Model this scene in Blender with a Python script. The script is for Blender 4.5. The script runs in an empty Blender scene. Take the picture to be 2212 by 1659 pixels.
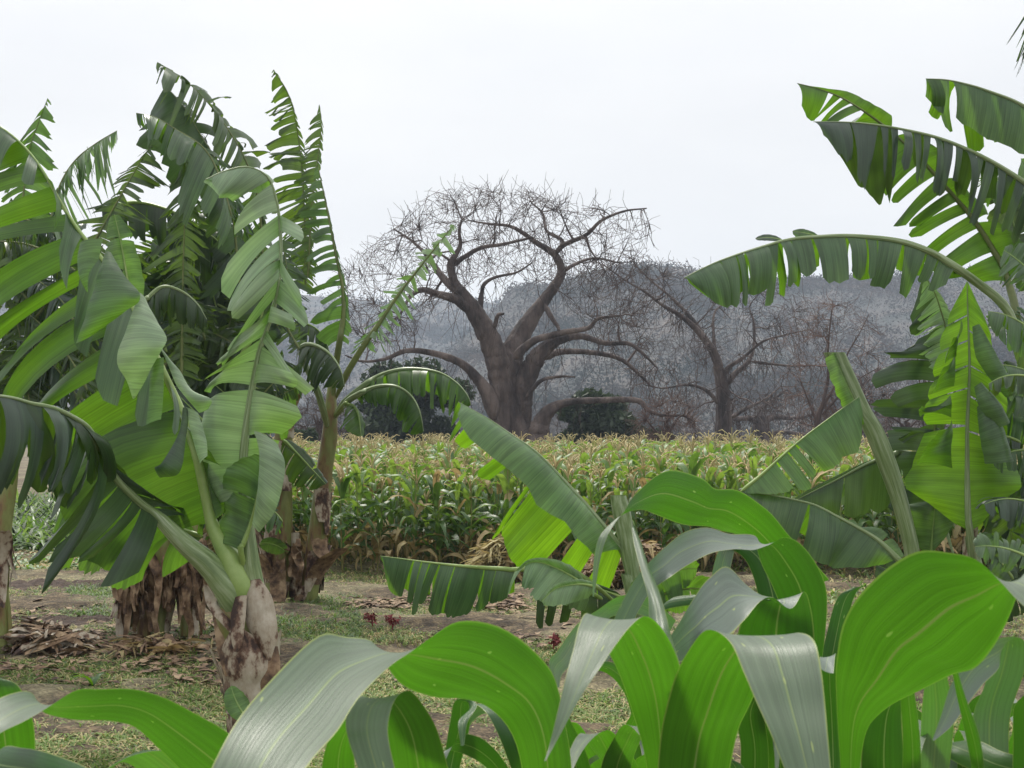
import bpy, math, random
import numpy as np
from mathutils import Vector
R_ = np.random.RandomState(7); random.seed(7)
scene = bpy.context.scene
PI = math.pi
# ---------------------------------------------------------------- camera
FPX, CX, CY, HZ, CH = 3038.0, 1106.0, 829.5, 940.0, 2.1      # focal length, centre and horizon row on a 2212-wide picture
TH = math.atan((HZ-CY)/FPX)
cam = bpy.data.cameras.new("camera"); cam_o = bpy.data.objects.new("camera", cam)
scene.collection.objects.link(cam_o); scene.camera = cam_o
cam_o.location = (0, 0, CH); cam_o.rotation_euler = (PI/2+TH, 0, 0)
cam.sensor_width = 36; cam.lens = 36*FPX/2212; cam.clip_start = .05; cam.clip_end = 5000
cam.dof.use_dof = True; cam.dof.focus_distance = 12; cam.dof.aperture_fstop = 36
# ---------------------------------------------------------------- world and sun
EL, AZ = math.radians(54), math.radians(-18)
w = bpy.data.worlds.new("World"); scene.world = w; w.use_nodes = True
nt = w.node_tree; nt.nodes.clear()
def N(t, ty, **kw):
    n = t.nodes.new(ty)
    for k, v in kw.items():
        if k in ('loc',): continue
        if hasattr(n, k): setattr(n, k, v)
        else: n.inputs[k.replace('_', ' ')].default_value = v
    return n
sky = N(nt, 'ShaderNodeTexSky', sky_type='NISHITA', sun_disc=False)
sky.sun_elevation = EL; sky.sun_rotation = AZ; sky.dust_density = 4
bg1 = N(nt, 'ShaderNodeBackground', Strength=.08); nt.links.new(sky.outputs[0], bg1.inputs[0])
tc = N(nt, 'ShaderNodeTexCoord'); sx = N(nt, 'ShaderNodeSeparateXYZ'); nt.links.new(tc.outputs['Generated'], sx.inputs[0])
mp = N(nt, 'ShaderNodeMapping'); mp.inputs['Scale'].default_value = (1.2, 1.2, 4); nt.links.new(tc.outputs['Generated'], mp.inputs[0])
nz = N(nt, 'ShaderNodeTexNoise', Scale=1.6, Detail=5.0, Roughness=.5); nt.links.new(mp.outputs[0], nz.inputs['Vector'])
cr_ = N(nt, 'ShaderNodeValToRGB'); cr_.color_ramp.elements[0].position = .38; cr_.color_ramp.elements[0].color = (.89, .895, .905, 1)
cr_.color_ramp.elements[1].position = .62; cr_.color_ramp.elements[1].color = (1.0, .995, .985, 1)
nt.links.new(nz.outputs[0], cr_.inputs[0])
mr = N(nt, 'ShaderNodeMapRange'); nt.links.new(sx.outputs[2], mr.inputs[0])
mr.inputs[1].default_value = .22; mr.inputs[2].default_value = 1; mr.inputs[3].default_value = .985; mr.inputs[4].default_value = 1.8
bg2 = N(nt, 'ShaderNodeBackground'); nt.links.new(cr_.outputs[0], bg2.inputs[0]); nt.links.new(mr.outputs[0], bg2.inputs[1])
mx = N(nt, 'ShaderNodeMixShader'); mx.inputs[0].default_value = .9
nt.links.new(bg1.outputs[0], mx.inputs[1]); nt.links.new(bg2.outputs[0], mx.inputs[2])
wo = N(nt, 'ShaderNodeOutputWorld'); nt.links.new(mx.outputs[0], wo.inputs[0])
sl = bpy.data.lights.new("sun", 'SUN'); so = bpy.data.objects.new("sun", sl); scene.collection.objects.link(so)
sl.energy = 3.4; sl.angle = math.radians(10); sl.color = (1, .95, .86)
S = Vector((math.sin(AZ)*math.cos(EL), math.cos(AZ)*math.cos(EL), math.sin(EL)))
so.rotation_euler = S.to_track_quat('Z', 'Y').to_euler()
scene.view_settings.view_transform = 'Standard'; scene.view_settings.look = 'None'
scene.view_settings.exposure = .12; scene.view_settings.gamma = 1
scene.render.engine = 'CYCLES'
scene.cycles.max_bounces = 8; scene.cycles.transparent_max_bounces = 4; scene.cycles.transmission_bounces = 4
scene.cycles.volume_bounces = 0
# ---------------------------------------------------------------- helpers
ct, st = math.cos(TH), math.sin(TH)
def U(x, y, d):
    u = (x-CX)/FPX; v = (CY-y)/FPX
    dy = ct - v*st; dz = st + v*ct
    s = d/dy
    return np.array((u*s, d, CH+dz*s))
def gd(y): return CH*FPX/(y-HZ)                # distance of a ground row
def catmull(P, n):
    P = np.asarray(P, float); m = len(P)
    if m == 2: P = np.vstack([P[0], (P[0]+P[1])/2, P[1]]); m = 3
    E = np.vstack([2*P[0]-P[1], P, 2*P[-1]-P[-2]])
    t = np.linspace(0, m-1-1e-9, n); i = t.astype(int); f = (t-i)[:, None]
    a, b, c, d = E[i], E[i+1], E[i+2], E[i+3]
    return .5*((2*b)+(c-a)*f+(2*a-5*b+4*c-d)*f**2+(3*b-a-3*c+d)*f**3)
def arclen(P):
    s = np.concatenate([[0], np.cumsum(np.linalg.norm(np.diff(P[:, :3], axis=0), axis=1))])
    return s
def resample(P, n):
    D = catmull(P, max(40, n*3)); s = arclen(D); q = np.linspace(0, s[-1], n)
    return np.stack([np.interp(q, s, D[:, k]) for k in range(D.shape[1])], 1), s[-1]
def unit(v): return v/np.maximum(np.linalg.norm(v, axis=-1, keepdims=True), 1e-9)
class MB:
    def __init__(s): s.v = []; s.f = []; s.u = []; s.m = []; s.n = 0
    def add(s, v, f, uv=None, mi=0):
        v = np.asarray(v, float).reshape(-1, 3); f = np.asarray(f, int).reshape(-1, 4)
        s.v.append(v); s.f.append(f+s.n); s.n += len(v)
        s.u.append(np.zeros((len(v), 2)) if uv is None else np.asarray(uv, float).reshape(-1, 2))
        s.m.append(np.full(len(f), mi))
    def data(s): return np.vstack(s.v), np.vstack(s.f), np.vstack(s.u), np.concatenate(s.m)
def gridf(a, b, flip=False):
    i = np.arange(a-1)[:, None]*b+np.arange(b-1)[None, :]
    f = np.stack([i, i+b, i+b+1, i+1], -1).reshape(-1, 4)
    return f[:, ::-1] if flip else f
def mk_mesh(name, mb, mats, smooth=True, origin=(0, 0, 0)):
    v, f, uv, m = mb.data(); v = v-np.asarray(origin)
    me = bpy.data.meshes.new(name)
    me.vertices.add(len(v)); me.vertices.foreach_set('co', v.astype(np.float32).ravel())
    me.loops.add(f.size); me.loops.foreach_set('vertex_index', f.astype(np.int32).ravel())
    me.polygons.add(len(f)); me.polygons.foreach_set('loop_start', (np.arange(len(f))*4).astype(np.int32))
    try: me.polygons.foreach_set('loop_total', np.full(len(f), 4, np.int32))
    except Exception: pass
    me.polygons.foreach_set('material_index', m.astype(np.int32))
    me.polygons.foreach_set('use_smooth', np.full(len(f), smooth))
    ul = me.uv_layers.new(name='UVMap'); ul.data.foreach_set('uv', uv[f.ravel()].astype(np.float32).ravel())
    if not isinstance(mats, (list, tuple)): mats = [mats]
    for mt in mats: me.materials.append(mt)
    me.update(calc_edges=True); me.validate()
    return me
def obj(name, mb, mats, parent=None, smooth=True):
    org = (0, 0, 0)
    if parent is not None:
        r = parent
        while r.parent: r = r.parent
        org = tuple(r.location)
    o = bpy.data.objects.new(name, mk_mesh(name, mb, mats, smooth, org)); scene.collection.objects.link(o)
    o.parent = parent
    return o
def tag(o, label=None, cat=None, group=None, kind=None):
    if label: o['label'] = label
    if cat: o['category'] = cat
    if group: o['group'] = group
    if kind: o['kind'] = kind
    return o
def thing(name, label, cat, loc, group=None):
    o = bpy.data.objects.new(name, None); scene.collection.objects.link(o); o.location = tuple(loc); o.empty_display_size = .2
    return tag(o, label, cat, group)
def link_copy(o, parent=None):
    c = o.copy(); scene.collection.objects.link(c); c.parent = parent
    return c
def frames(P):
    T = unit(np.gradient(P, axis=0)); up = np.array((0.13, .31, .94))
    A = unit(np.cross(T, up)); B = np.cross(A, T)
    return T, A, B
def tube(mb, P, r, k=6, mi=0, uvs=1.0):
    P = np.asarray(P, float); r = np.broadcast_to(np.asarray(r, float), (len(P),))
    T, A, B = frames(P); a = np.linspace(0, 2*PI, k+1)
    ring = P[:, None]+r[:, None, None]*(np.cos(a)[None, :, None]*A[:, None]+np.sin(a)[None, :, None]*B[:, None])
    s = arclen(P); uv = np.stack(np.broadcast_arrays(s[:, None]*uvs, a[None, :]/(2*PI)), -1)
    mb.add(ring, gridf(len(P), k+1, True), uv, mi)
# ---------------------------------------------------------------- materials
def newmat(name):
    m = bpy.data.materials.new(name); m.use_nodes = True; t = m.node_tree; t.nodes.clear()
    return m, t, N(t, 'ShaderNodeOutputMaterial')
def ramp(t, src, stops):
    r = N(t, 'ShaderNodeValToRGB'); e = r.color_ramp.elements
    while len(e) < len(stops): e.new(.5)
    for i, (p, c) in enumerate(stops): e[i].position = p; e[i].color = (*c, 1)
    t.links.new(src, r.inputs[0]); return r.outputs[0]
def mixc(t, f, a, b, mode='MIX'):
    m = N(t, 'ShaderNodeMix', data_type='RGBA', blend_type=mode)
    for s, v in ((0, f), (6, a), (7, b)):
        if hasattr(v, 'is_linked'): t.links.new(v, m.inputs[s])
        else: m.inputs[s].default_value = v if s == 0 else (*v, 1)
    return m.outputs[2]
def mapn(t, src, sc):
    m = N(t, 'ShaderNodeMapping'); m.inputs['Scale'].default_value = sc; t.links.new(src, m.inputs[0]); return m.outputs[0]
def noise(t, vec, sc, det=3.0, rough=.5):
    n = N(t, 'ShaderNodeTexNoise', Scale=sc, Detail=det, Roughness=rough); t.links.new(vec, n.inputs['Vector']); return n.outputs[0]
def mathn(t, op, a, b=None):
    m = N(t, 'ShaderNodeMath', operation=op)
    for i, v in enumerate((a, b)):
        if v is None: continue
        if hasattr(v, 'is_linked'): t.links.new(v, m.inputs[i])
        else: m.inputs[i].default_value = v
    return m.outputs[0]
def leafmat(name, top, under, trans, kind='banana', rough=.42, tfac=.45, spec=.5, brown=0.0, vein=.35, bump=.25, edge=0.0):
    m, t, out = newmat(name)
    tcn = N(t, 'ShaderNodeTexCoord'); uv = tcn.outputs['UV']; ob = tcn.outputs['Object']
    if kind == 'banana': v1 = noise(t, mapn(t, uv, (90, .6, 1)), 1.0, 2.0); v2 = noise(t, mapn(t, uv, (14, .8, 1)), 1.0, 2.0)
    else: v1 = noise(t, mapn(t, uv, (.8, 95, 1)), 1.0, 2.0); v2 = noise(t, mapn(t, uv, (1.2, 13, 1)), 1.0, 2.0)
    big = noise(t, ob, 2.3, 3.0)
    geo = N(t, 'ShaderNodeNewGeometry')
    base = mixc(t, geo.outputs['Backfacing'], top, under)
    st_ = ramp(t, mathn(t, 'ADD', mathn(t, 'MULTIPLY', v1, .5), mathn(t, 'MULTIPLY', v2, .5)), [(.34, (1-vein,)*3), (.66, (1+vein*.9,)*3)])
    base = mixc(t, 1.0, base, st_, 'MULTIPLY')
    hue = ramp(t, big, [(.3, (.8, .86, .8)), (.7, (1.2, 1.12, 1.1))])
    base = mixc(t, 1.0, base, hue, 'MULTIPLY'); tr = mixc(t, 1.0, mixc(t, 1.0, trans, st_, 'MULTIPLY'), hue, 'MULTIPLY')
    if kind == 'maize':
        su = N(t, 'ShaderNodeSeparateXYZ'); t.links.new(uv, su.inputs[0])
        dv = mathn(t, 'ABSOLUTE', mathn(t, 'SUBTRACT', su.outputs[1], .5))
        rb = ramp(t, dv, [(.006, (.85, .85, .85)), (.018, (0, 0, 0))])
        base = mixc(t, rb, base, (.30, .40, .16)); tr = mixc(t, rb, tr, (.10, .16, .02))
        eg = ramp(t, dv, [(.478, (0, 0, 0)), (.492, (1, 1, 1))]); base = mixc(t, eg, base, (.34, .40, .12))
        sp = ramp(t, noise(t, mapn(t, uv, (40, 9, 1)), 1.0, 1.0), [(.76, (0, 0, 0)), (.79, (1, 1, 1))]); base = mixc(t, sp, base, (.42, .5, .2))
    if brown > 0:
        bm = ramp(t, noise(t, ob, 5.5, 5.0, .65), [(.62-brown*.3, (0, 0, 0)), (.68-brown*.3, (1, 1, 1))])
        base = mixc(t, bm, base, (.22, .13, .055)); tr = mixc(t, bm, tr, (.2, .1, .03))
    if edge > 0:
        su = N(t, 'ShaderNodeSeparateXYZ'); t.links.new(uv, su.inputs[0])
        e2 = mathn(t, 'ADD', su.outputs[1], mathn(t, 'MULTIPLY', noise(t, mapn(t, uv, (10, 1, 1)), 1.0, 2.0), .3))
        eb = ramp(t, e2, [(1.14, (0, 0, 0)), (1.16, (1, 1, 1))]); eb = mixc(t, 1.0, eb, (edge,)*3, 'MULTIPLY')
        base = mixc(t, eb, base, (.18, .11, .05)); tr = mixc(t, eb, tr, (.15, .08, .03))
    p = N(t, 'ShaderNodeBsdfPrincipled'); t.links.new(base, p.inputs['Base Color'])
    p.inputs['Roughness'].default_value = rough; p.inputs['Specular IOR Level'].default_value = spec
    bp = N(t, 'ShaderNodeBump', Strength=bump, Distance=.004); t.links.new(v1, bp.inputs['Height']); t.links.new(bp.outputs[0], p.inputs['Normal'])
    tl = N(t, 'ShaderNodeBsdfTranslucent'); t.links.new(tr, tl.inputs[0])
    ms = N(t, 'ShaderNodeMixShader'); ms.inputs[0].default_value = tfac
    t.links.new(p.outputs[0], ms.inputs[1]); t.links.new(tl.outputs[0], ms.inputs[2]); t.links.new(ms.outputs[0], out.inputs[0])
    return m
def rockmat(name, stops, scale=3.0, stretch=(1, 1, 1), rough=.8, bump=.4, dist=.03, sc2=None, coord='Object'):
    m, t, out = newmat(name); tcn = N(t, 'ShaderNodeTexCoord'); ob = mapn(t, tcn.outputs[coord], stretch)
    n1 = noise(t, ob, scale, 6.0, .62)
    p = N(t, 'ShaderNodeBsdfPrincipled', Roughness=rough); t.links.new(ramp(t, n1, stops), p.inputs['Base Color'])
    n2 = noise(t, ob, sc2 or scale*5, 5.0, .6)
    bp = N(t, 'ShaderNodeBump', Strength=bump, Distance=dist); t.links.new(n2, bp.inputs['Height']); t.links.new(bp.outputs[0], p.inputs['Normal'])
    t.links.new(p.outputs[0], out.inputs[0]); return m
M = {}
M['maize'] = leafmat('maize_leaf', (.17, .215, .165), (.026, .085, .012), (.072, .25, .007), 'maize', .38, .42, .5, vein=.28)  # grey top face: wax bloom plus sky reflection painted into the base colour
M['maize_blue'] = leafmat('maize_leaf_wax_sheen', (.175, .215, .19), (.022, .085, .014), (.045, .18, .004), 'maize', .38, .32, .55, vein=.28)  # bluer grey top, sky sheen mixed into the wax colour
M['ban'] = leafmat('banana_leaf', (.085, .135, .082), (.040, .092, .018), (.125, .29, .008), 'banana', .36, .42, .5)  # top colour raised to bluish grey to carry the highlights
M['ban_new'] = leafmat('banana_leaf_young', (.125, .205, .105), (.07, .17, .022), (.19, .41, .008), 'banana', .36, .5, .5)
M['ban_dark'] = leafmat('banana_leaf_shaded', (.036, .066, .044), (.026, .056, .018), (.07, .15, .008), 'banana', .34, .32, .55, edge=.8)  # darker leaf copy, shade inside the clumps put into its colour; browned edges
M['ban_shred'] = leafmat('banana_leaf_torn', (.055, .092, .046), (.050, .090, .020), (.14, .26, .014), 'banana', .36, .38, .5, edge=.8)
M['ban_pale'] = leafmat('banana_leaf_wax_sheen', (.25, .34, .225), (.14, .23, .11), (.15, .33, .03), 'banana', .42, .32, .5, vein=.34)  # pale leaf copy, wax and bright highlights both in the base colour
M['rib'] = rockmat('banana_midrib', [(.3, (.15, .25, .05)), (.7, (.28, .38, .12))], 4, (1, 1, 1), .4, .1)
M['rib_dark'] = rockmat('banana_midrib_dark', [(.3, (.09, .12, .035)), (.7, (.17, .20, .06))], 4, (1, 1, 1), .5, .1)
M['petiole'] = rockmat('banana_petiole', [(.36, (.10, .155, .05)), (.5, (.19, .26, .11)), (.64, (.31, .37, .24))], 1.0, (2.5, 14, 1), .4, .25, .004, 2.5, 'UV')
M['stem'] = rockmat('banana_stem', [(.34, (.07, .032, .018)), (.43, (.18, .12, .045)), (.52, (.16, .18, .05)), (.7, (.25, .28, .09))], 3.0, (2.5, 2.5, .7), .5, .3, .01)
M['sheath'] = rockmat('dry_sheath', [(.40, (.030, .014, .009)), (.455, (.12, .065, .04)), (.50, (.30, .25, .185)), (.66, (.46, .415, .34))], 6.0, (1, 1, .6), .75, .5, .01)
M['dryleaf'] = rockmat('dry_leaf', [(.36, (.045, .024, .014)), (.5, (.17, .105, .058)), (.66, (.36, .26, .16))], 7.0, (1, 1, 1), .8, .4, .01)
M['bark'] = rockmat('baobab_bark', [(.38, (.028, .020, .018)), (.5, (.075, .055, .049)), (.62, (.14, .108, .095))], 1.1, (1, 1, .3), .85, 1.0, .3, 3.0)
M['twig'] = rockmat('baobab_twig', [(.3, (.032, .018, .014)), (.7, (.075, .047, .038))], 1.0)
M['twig_red'] = rockmat('red_twig', [(.3, (.075, .043, .033)), (.7, (.15, .09, .07))], 1.0)
M['bushleaf'] = rockmat('evergreen_leaf', [(.3, (.018, .034, .014)), (.7, (.045, .075, .028))], .8, (1, 1, 1), .6, .1)
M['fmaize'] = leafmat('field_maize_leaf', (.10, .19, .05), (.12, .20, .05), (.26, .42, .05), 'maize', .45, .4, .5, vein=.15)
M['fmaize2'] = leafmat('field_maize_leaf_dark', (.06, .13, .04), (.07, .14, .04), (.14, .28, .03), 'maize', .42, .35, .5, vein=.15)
M['fdry'] = leafmat('field_maize_dry', (.38, .30, .16), (.38, .30, .16), (.36, .26, .11), 'maize', .7, .35, .3, vein=.2)
M['tassel'] = leafmat('tassel', (.55, .47, .27), (.55, .47, .27), (.48, .40, .19), 'maize', .7, .3, .2, vein=.1)
M['fstalk'] = rockmat('field_stalk', [(.35, (.20, .12, .05)), (.6, (.17, .24, .06))], 3.0)
M['mstalk'] = rockmat('maize_stalk', [(.3, (.09, .20, .04)), (.7, (.16, .28, .07))], 6.0, (1, 1, 1), .4, .1)
M['grass'] = leafmat('grass_blade', (.15, .235, .06), (.15, .235, .06), (.26, .42, .07), 'maize', .6, .35, .3, vein=.15)
M['grass_dry'] = leafmat('dry_grass_blade', (.46, .40, .21), (.46, .40, .21), (.38, .32, .13), 'maize', .7, .3, .3, vein=.15)
M['weed'] = leafmat('weed_leaf', (.07, .13, .045), (.07, .13, .045), (.13, .24, .03), 'maize', .5, .35, .4, vein=.15)
M['redweed'] = rockmat('red_amaranth', [(.3, (.15, .025, .03)), (.7, (.26, .05, .05))], 5.0)
# ground
def groundmat():
    m, t, out = newmat('field_ground'); tcn = N(t, 'ShaderNodeTexCoord'); ob = tcn.outputs['Object']
    n1 = noise(t, ob, .55, 5.0, .6); n2 = noise(t, ob, 6.0, 6.0, .7); n3 = noise(t, ob, 40.0, 3.0, .6)
    soil = ramp(t, n2, [(.36, (.038, .026, .014)), (.5, (.095, .069, .040)), (.64, (.195, .145, .08))])
    dry = ramp(t, n2, [(.34, (.12, .11, .058)), (.66, (.29, .25, .145))])
    mask = ramp(t, n1, [(.46, (0, 0, 0)), (.58, (1, 1, 1))])
    c = mixc(t, mask, soil, dry)
    c = mixc(t, 1.0, c, ramp(t, n3, [(.36, (.45, .45, .45)), (.64, (1.35, 1.35, 1.35))]), 'MULTIPLY')
    p = N(t, 'ShaderNodeBsdfPrincipled', Roughness=.95); t.links.new(c, p.inputs['Base Color'])
    bp = N(t, 'ShaderNodeBump', Strength=.8, Distance=.05); t.links.new(n3, bp.inputs['Height']); t.links.new(bp.outputs[0], p.inputs['Normal'])
    t.links.new(p.outputs[0], out.inputs[0]); return m
M['ground'] = groundmat()
M['hill'] = rockmat('hill_scrub', [(.34, (.042, .054, .052)), (.5, (.07, .07, .068)), (.64, (.10, .088, .08)), (.76, (.19, .16, .14))], .06, (1, 1, 1), .95, .9, 3.0, .25)
def soften(m, f):
    t = m.node_tree; p = next(n for n in t.nodes if n.type == 'BSDF_PRINCIPLED'); o = next(n for n in t.nodes if n.type == 'OUTPUT_MATERIAL')
    tl = N(t, 'ShaderNodeBsdfTranslucent'); t.links.new(p.inputs['Base Color'].links[0].from_socket, tl.inputs[0]); ms = N(t, 'ShaderNodeMixShader'); ms.inputs[0].default_value = f
    t.links.new(p.outputs[0], ms.inputs[1]); t.links.new(tl.outputs[0], ms.inputs[2]); t.links.new(ms.outputs[0], o.inputs[0])
M['hillbush'] = rockmat('hill_bush', [(.36, (.042, .056, .054)), (.5, (.068, .068, .068)), (.66, (.105, .09, .083))], .05, (1, 1, 1), .95, .5, 1.0)
soften(M['hillbush'], .5); soften(M['bushleaf'], .3)
# ---------------------------------------------------------------- ground sheet
def ground():
    xs = np.concatenate([-np.geomspace(900, 14, 24)[:-1], np.linspace(-14, 14, 200), np.geomspace(14, 900, 24)[1:]])
    ys = np.concatenate([np.linspace(-60, 4, 9)[:-1], np.linspace(4, 32, 240), np.geomspace(32, 1200, 40)[1:]])
    X, Y = np.meshgrid(xs, ys, indexing='ij')
    near = ((np.abs(X) < 13.9) & (Y > 4.5) & (Y < 31)).astype(float)
    Z = .025*np.sin(X*1.7+np.sin(Y*1.3)*2)+.03*np.sin(Y*2.1+X*.7)+.012*np.sin(X*7+Y*3)+.012*np.sin(Y*9-X*4)
    Z = Z*near+R_.uniform(-.02, .02, X.shape)*near
    mb = MB(); V = np.stack([X, Y, Z], -1); mb.add(V, gridf(len(xs), len(ys)))
    tag(obj('ground', mb, M['ground']), kind='structure')
ground()
# ---------------------------------------------------------------- hills
def ridge_y(x, K):
    return np.interp(x, [k[0] for k in K], [k[1] for k in K])
def hill(name, K, d0, d1, seed):
    rs = np.random.RandomState(seed); nx, ny = 260, 60
    u = np.linspace(-700, 2900, nx); s = np.linspace(0, 1, ny)
    top = (HZ-ridge_y(u, K))/FPX*d1
    ph = rs.uniform(0, 6, 12)
    X = np.zeros((nx, ny)); Y = np.zeros((nx, ny)); Z = np.zeros((nx, ny))
    for j, a in enumerate(s):
        d = d0+(d1-d0)*min(a*1.25, 1.0)+max(0, a-.8)*900
        prof = (a/.8)**1.25 if a < .8 else math.cos((a-.8)/.2*PI/2*.96)
        X[:, j] = (u-CX)/FPX*d; Y[:, j] = d+12*np.sin(u*.006+ph[0])*math.sin(a*PI)
        Z[:, j] = top*prof+(2.4*np.sin(u*.03+ph[1]+a*9)+1.4*np.sin(u*.071+a*21+ph[2]))*math.sin(min(a/.8, 1)*PI)*.9 - (1 if a < .01 else 0)
    mb = MB(); mb.add(np.stack([X, Y, Z], -1), gridf(nx, ny))
    tag(obj(name, mb, M['hill']), kind='structure')
    return X, Y, Z
KM = [(-700, 905), (500, 900), (900, 800), (1020, 700), (1075, 650), (1100, 612), (1135, 604), (1190, 603), (1230, 590), (1290, 572), (1360, 560), (1440, 562), (1500, 568), (1540, 580), (1640, 590), (1760, 586), (1900, 582), (2050, 570), (2212, 560), (2900, 590)]
KF = [(-700, 590), (0, 610), (400, 620), (620, 628), (700, 634), (800, 640), (870, 648), (960, 634), (1040, 640), (1100, 650), (1300, 690), (2900, 760)]
H1 = hill('hill_slope', KM, 240, 520, 3)
H2 = hill('distant_hills', KF, 420, 900, 5)
def woods(name, H, n, size, spread, mat, seed, k=7, jr=(0, 50)):
    rs = np.random.RandomState(seed); X, Y, Z = H; nx = X.shape[0]
    i = rs.randint(0, nx-1, n*3); j = rs.randint(jr[0], jr[1], n*3)
    f = np.sin(i*.13+j*.35)+np.sin(i*.05-j*.21+2)+np.sin(i*.31+j*.11)*.6+rs.normal(0, .8, n*3)
    o = np.concatenate([np.argsort(-f)[:n//2], rs.permutation(n*3)[:n-n//2]]); i = i[o]; j = j[o]; f = rs.rand(n); g = rs.rand(n)
    def lerp(G): return (G[i, j]*(1-f)+G[i+1, j]*f)*(1-g)+(G[i, j+1]*(1-f)+G[i+1, j+1]*f)*g
    c = np.stack([lerp(X), lerp(Y), lerp(Z)], -1)
    c = np.repeat(c, k, 0); sc = np.repeat(rs.uniform(.5, 1.4, n), k)[:, None]; m = len(c)
    c = c+rs.normal(0, spread, (m, 3))*sc*np.array((1, 1, .8))+np.array((0, 0, spread*1.1))*sc
    a1 = unit(rs.normal(0, 1, (m, 3))); a2 = unit(np.cross(a1, rs.normal(0, 1, (m, 3)))); q = size*rs.uniform(.5, 1.2, (m, 1))*sc
    mb = MB(); mb.add(np.stack([c-a1*q, c-a2*q*.6, c+a1*q, c+a2*q*.6], 1), np.arange(m*4).reshape(-1, 4))
    tag(obj(name, mb, mat, smooth=False), kind='stuff')
woods('hill_woodland', H1, 60000, .42, .75, M['hillbush'], 1)
woods('hill_woodland', H2, 16000, 1.0, 1.6, M['hillbush'], 2)
# ---------------------------------------------------------------- bare trees
PX = lambda d: d/FPX                                             # metres per picture pixel at distance d
def bare_tree(label, cat, name, d, limbs, env, n1, n2, seed, rmin, mat_t, mat_b, droop=.25, group=None, depth=.8):
    rs = np.random.RandomState(seed)
    bx, by = limbs[0][1][0][:2]
    g = U(bx, HZ+CH*FPX/d, d); root = thing(name, label, cat, (g[0], g[1], 0), group)
    nodes = []; rad = []
    for nm, pts, wd, dz in limbs:
        P = [U(x, y, d+q) for (x, y, w_), q in zip(pts, np.linspace(0, dz, len(pts)))] if not isinstance(dz, tuple) else [U(x, y, d+q) for (x, y, w_), q in zip(pts, np.linspace(dz[0], dz[1], len(pts)))]
        rr = [w_*.445*PX(d) for (_, _, w_) in pts]
        Q = catmull(np.column_stack([P, rr]), len(pts)*7); r = np.maximum(Q[:, 3], rmin)
        k = np.arange(len(Q)); amp = np.minimum(r*.05, .03)
        C = Q[:, :3]+rs.normal(0, 1, (len(Q), 3))*amp[:, None]*.5
        mb = MB()
        if nm != 'trunk': r[:5] *= (.25, .5, .72, .88, .96)
        if nm == 'trunk':
            K = 28; T, A, B = frames(C); T[:] = (0, 0, 1); A[:] = (1, 0, 0); B[:] = (0, 1, 0); a = np.linspace(0, 2*PI, K+1)
            fl = 1+.10*np.sin(a[None]*5+k[:, None]*.06)+.07*np.sin(a[None]*9+1+k[:, None]*.1)+.04*np.sin(a[None]*3+k[:, None]*.35)
            rg = C[:, None]+(r[:, None]*fl)[..., None]*(np.cos(a)[None, :, None]*A[:, None]+np.sin(a)[None, :, None]*B[:, None]*.9)
            mb.add(rg, gridf(len(C), K+1))
        else: tube(mb, C, r*(1+.025*rs.normal(0, 1, len(r))), 14)
        obj(nm, mb, mat_t, root); sel = r < 1.4*PX(d)*15
        nodes.append(C[sel]); rad.append(r[sel])
    nd = np.vstack(nodes); rd = np.concatenate(rad)
    nodes = [nd]; rad = [rd]
    ex = np.array([e[0] for e in env]); et = np.array([e[1] for e in env]); eb = np.array([e[2] for e in env])
    cx0, cx1 = ex[0], ex[-1]; cxm = (cx0+cx1)/2; hw = (cx1-cx0)/2*PX(d)
    tg = []
    while len(tg) < n1+n2:
        x = rs.uniform(cx0, cx1); t_ = np.interp(x, ex, et); b_ = np.interp(x, ex, eb)
        q = rs.rand()**1.5 if rs.rand() < .72 else rs.rand(); y = t_+(b_-t_)*q
        fx = (x-cxm)/((cx1-cx0)/2); dep = math.sqrt(max(.02, 1-fx*fx))*hw*depth
        dd = rs.uniform(-1, 1)*dep
        if abs(dd)/(dep+.01) > .6: y += abs(dd)/dep*(b_-t_)*.08
        tg.append(U(x, y, d+dd))
    tg = np.array(tg); mbs = [MB() for _ in range(3)]
    allP = nd.copy(); allR = rd.copy()
    first = tg[:n1]; c0 = nd.mean(0); k_ = int(n1*.2); first = np.vstack([q[np.argsort(np.linalg.norm(q-c0, axis=1))] for q in (first[:k_], first[k_:])])
    for i, tp in enumerate(np.vstack([first, tg[n1:]])):
        dist = np.linalg.norm(allP-tp, axis=1)+ (allR < rmin*1.05)*.8
        j = int(np.argmin(dist)); p0 = allP[j]; r0 = allR[j]; L = np.linalg.norm(tp-p0)
        if L < .25: continue
        n = int(min(10, max(4, L/.55)))
        f = np.linspace(0, 1, n)[:, None]
        sag = np.array((0, 0, 1.0))*(L*.11*rs.uniform(-.5, 1.0))
        lat = unit(np.cross(tp-p0, (0, 0, 1)))*L*rs.uniform(-.09, .09)
        C = p0+(tp-p0)*f+(sag+lat)*np.sin(f*PI)+rs.normal(0, .035*L, (n, 3))*np.sin(f*PI)
        ra = min(r0*.75, rmin*1.0+L*(.040 if i < n1*.2 else .022 if i < n1 else .0095)); r = np.linspace(ra, rmin*.75, n)
        tube(mbs[i % 3], C, r, 4 if ra > rmin*2 else 3)
        if L > .8: allP = np.vstack([allP, C[1:]]); allR = np.concatenate([allR, r[1:]])
        for _ in range(1):                  # side twiglets
            q = rs.randint(1, n); o_ = unit(unit(C[-1]-C[0])*.8+unit(C[q]-c0)*.3+rs.normal(0, .6, 3))*rs.uniform(.35, 1.2)
            o_[2] += rs.uniform(-droop, .35)
            tube(mbs[(i+1) % 3], np.array([C[q], C[q]+o_*.5+rs.normal(0, .08, 3), C[q]+o_]), (rmin*.8, rmin*.65, rmin*.5), 3)
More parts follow.
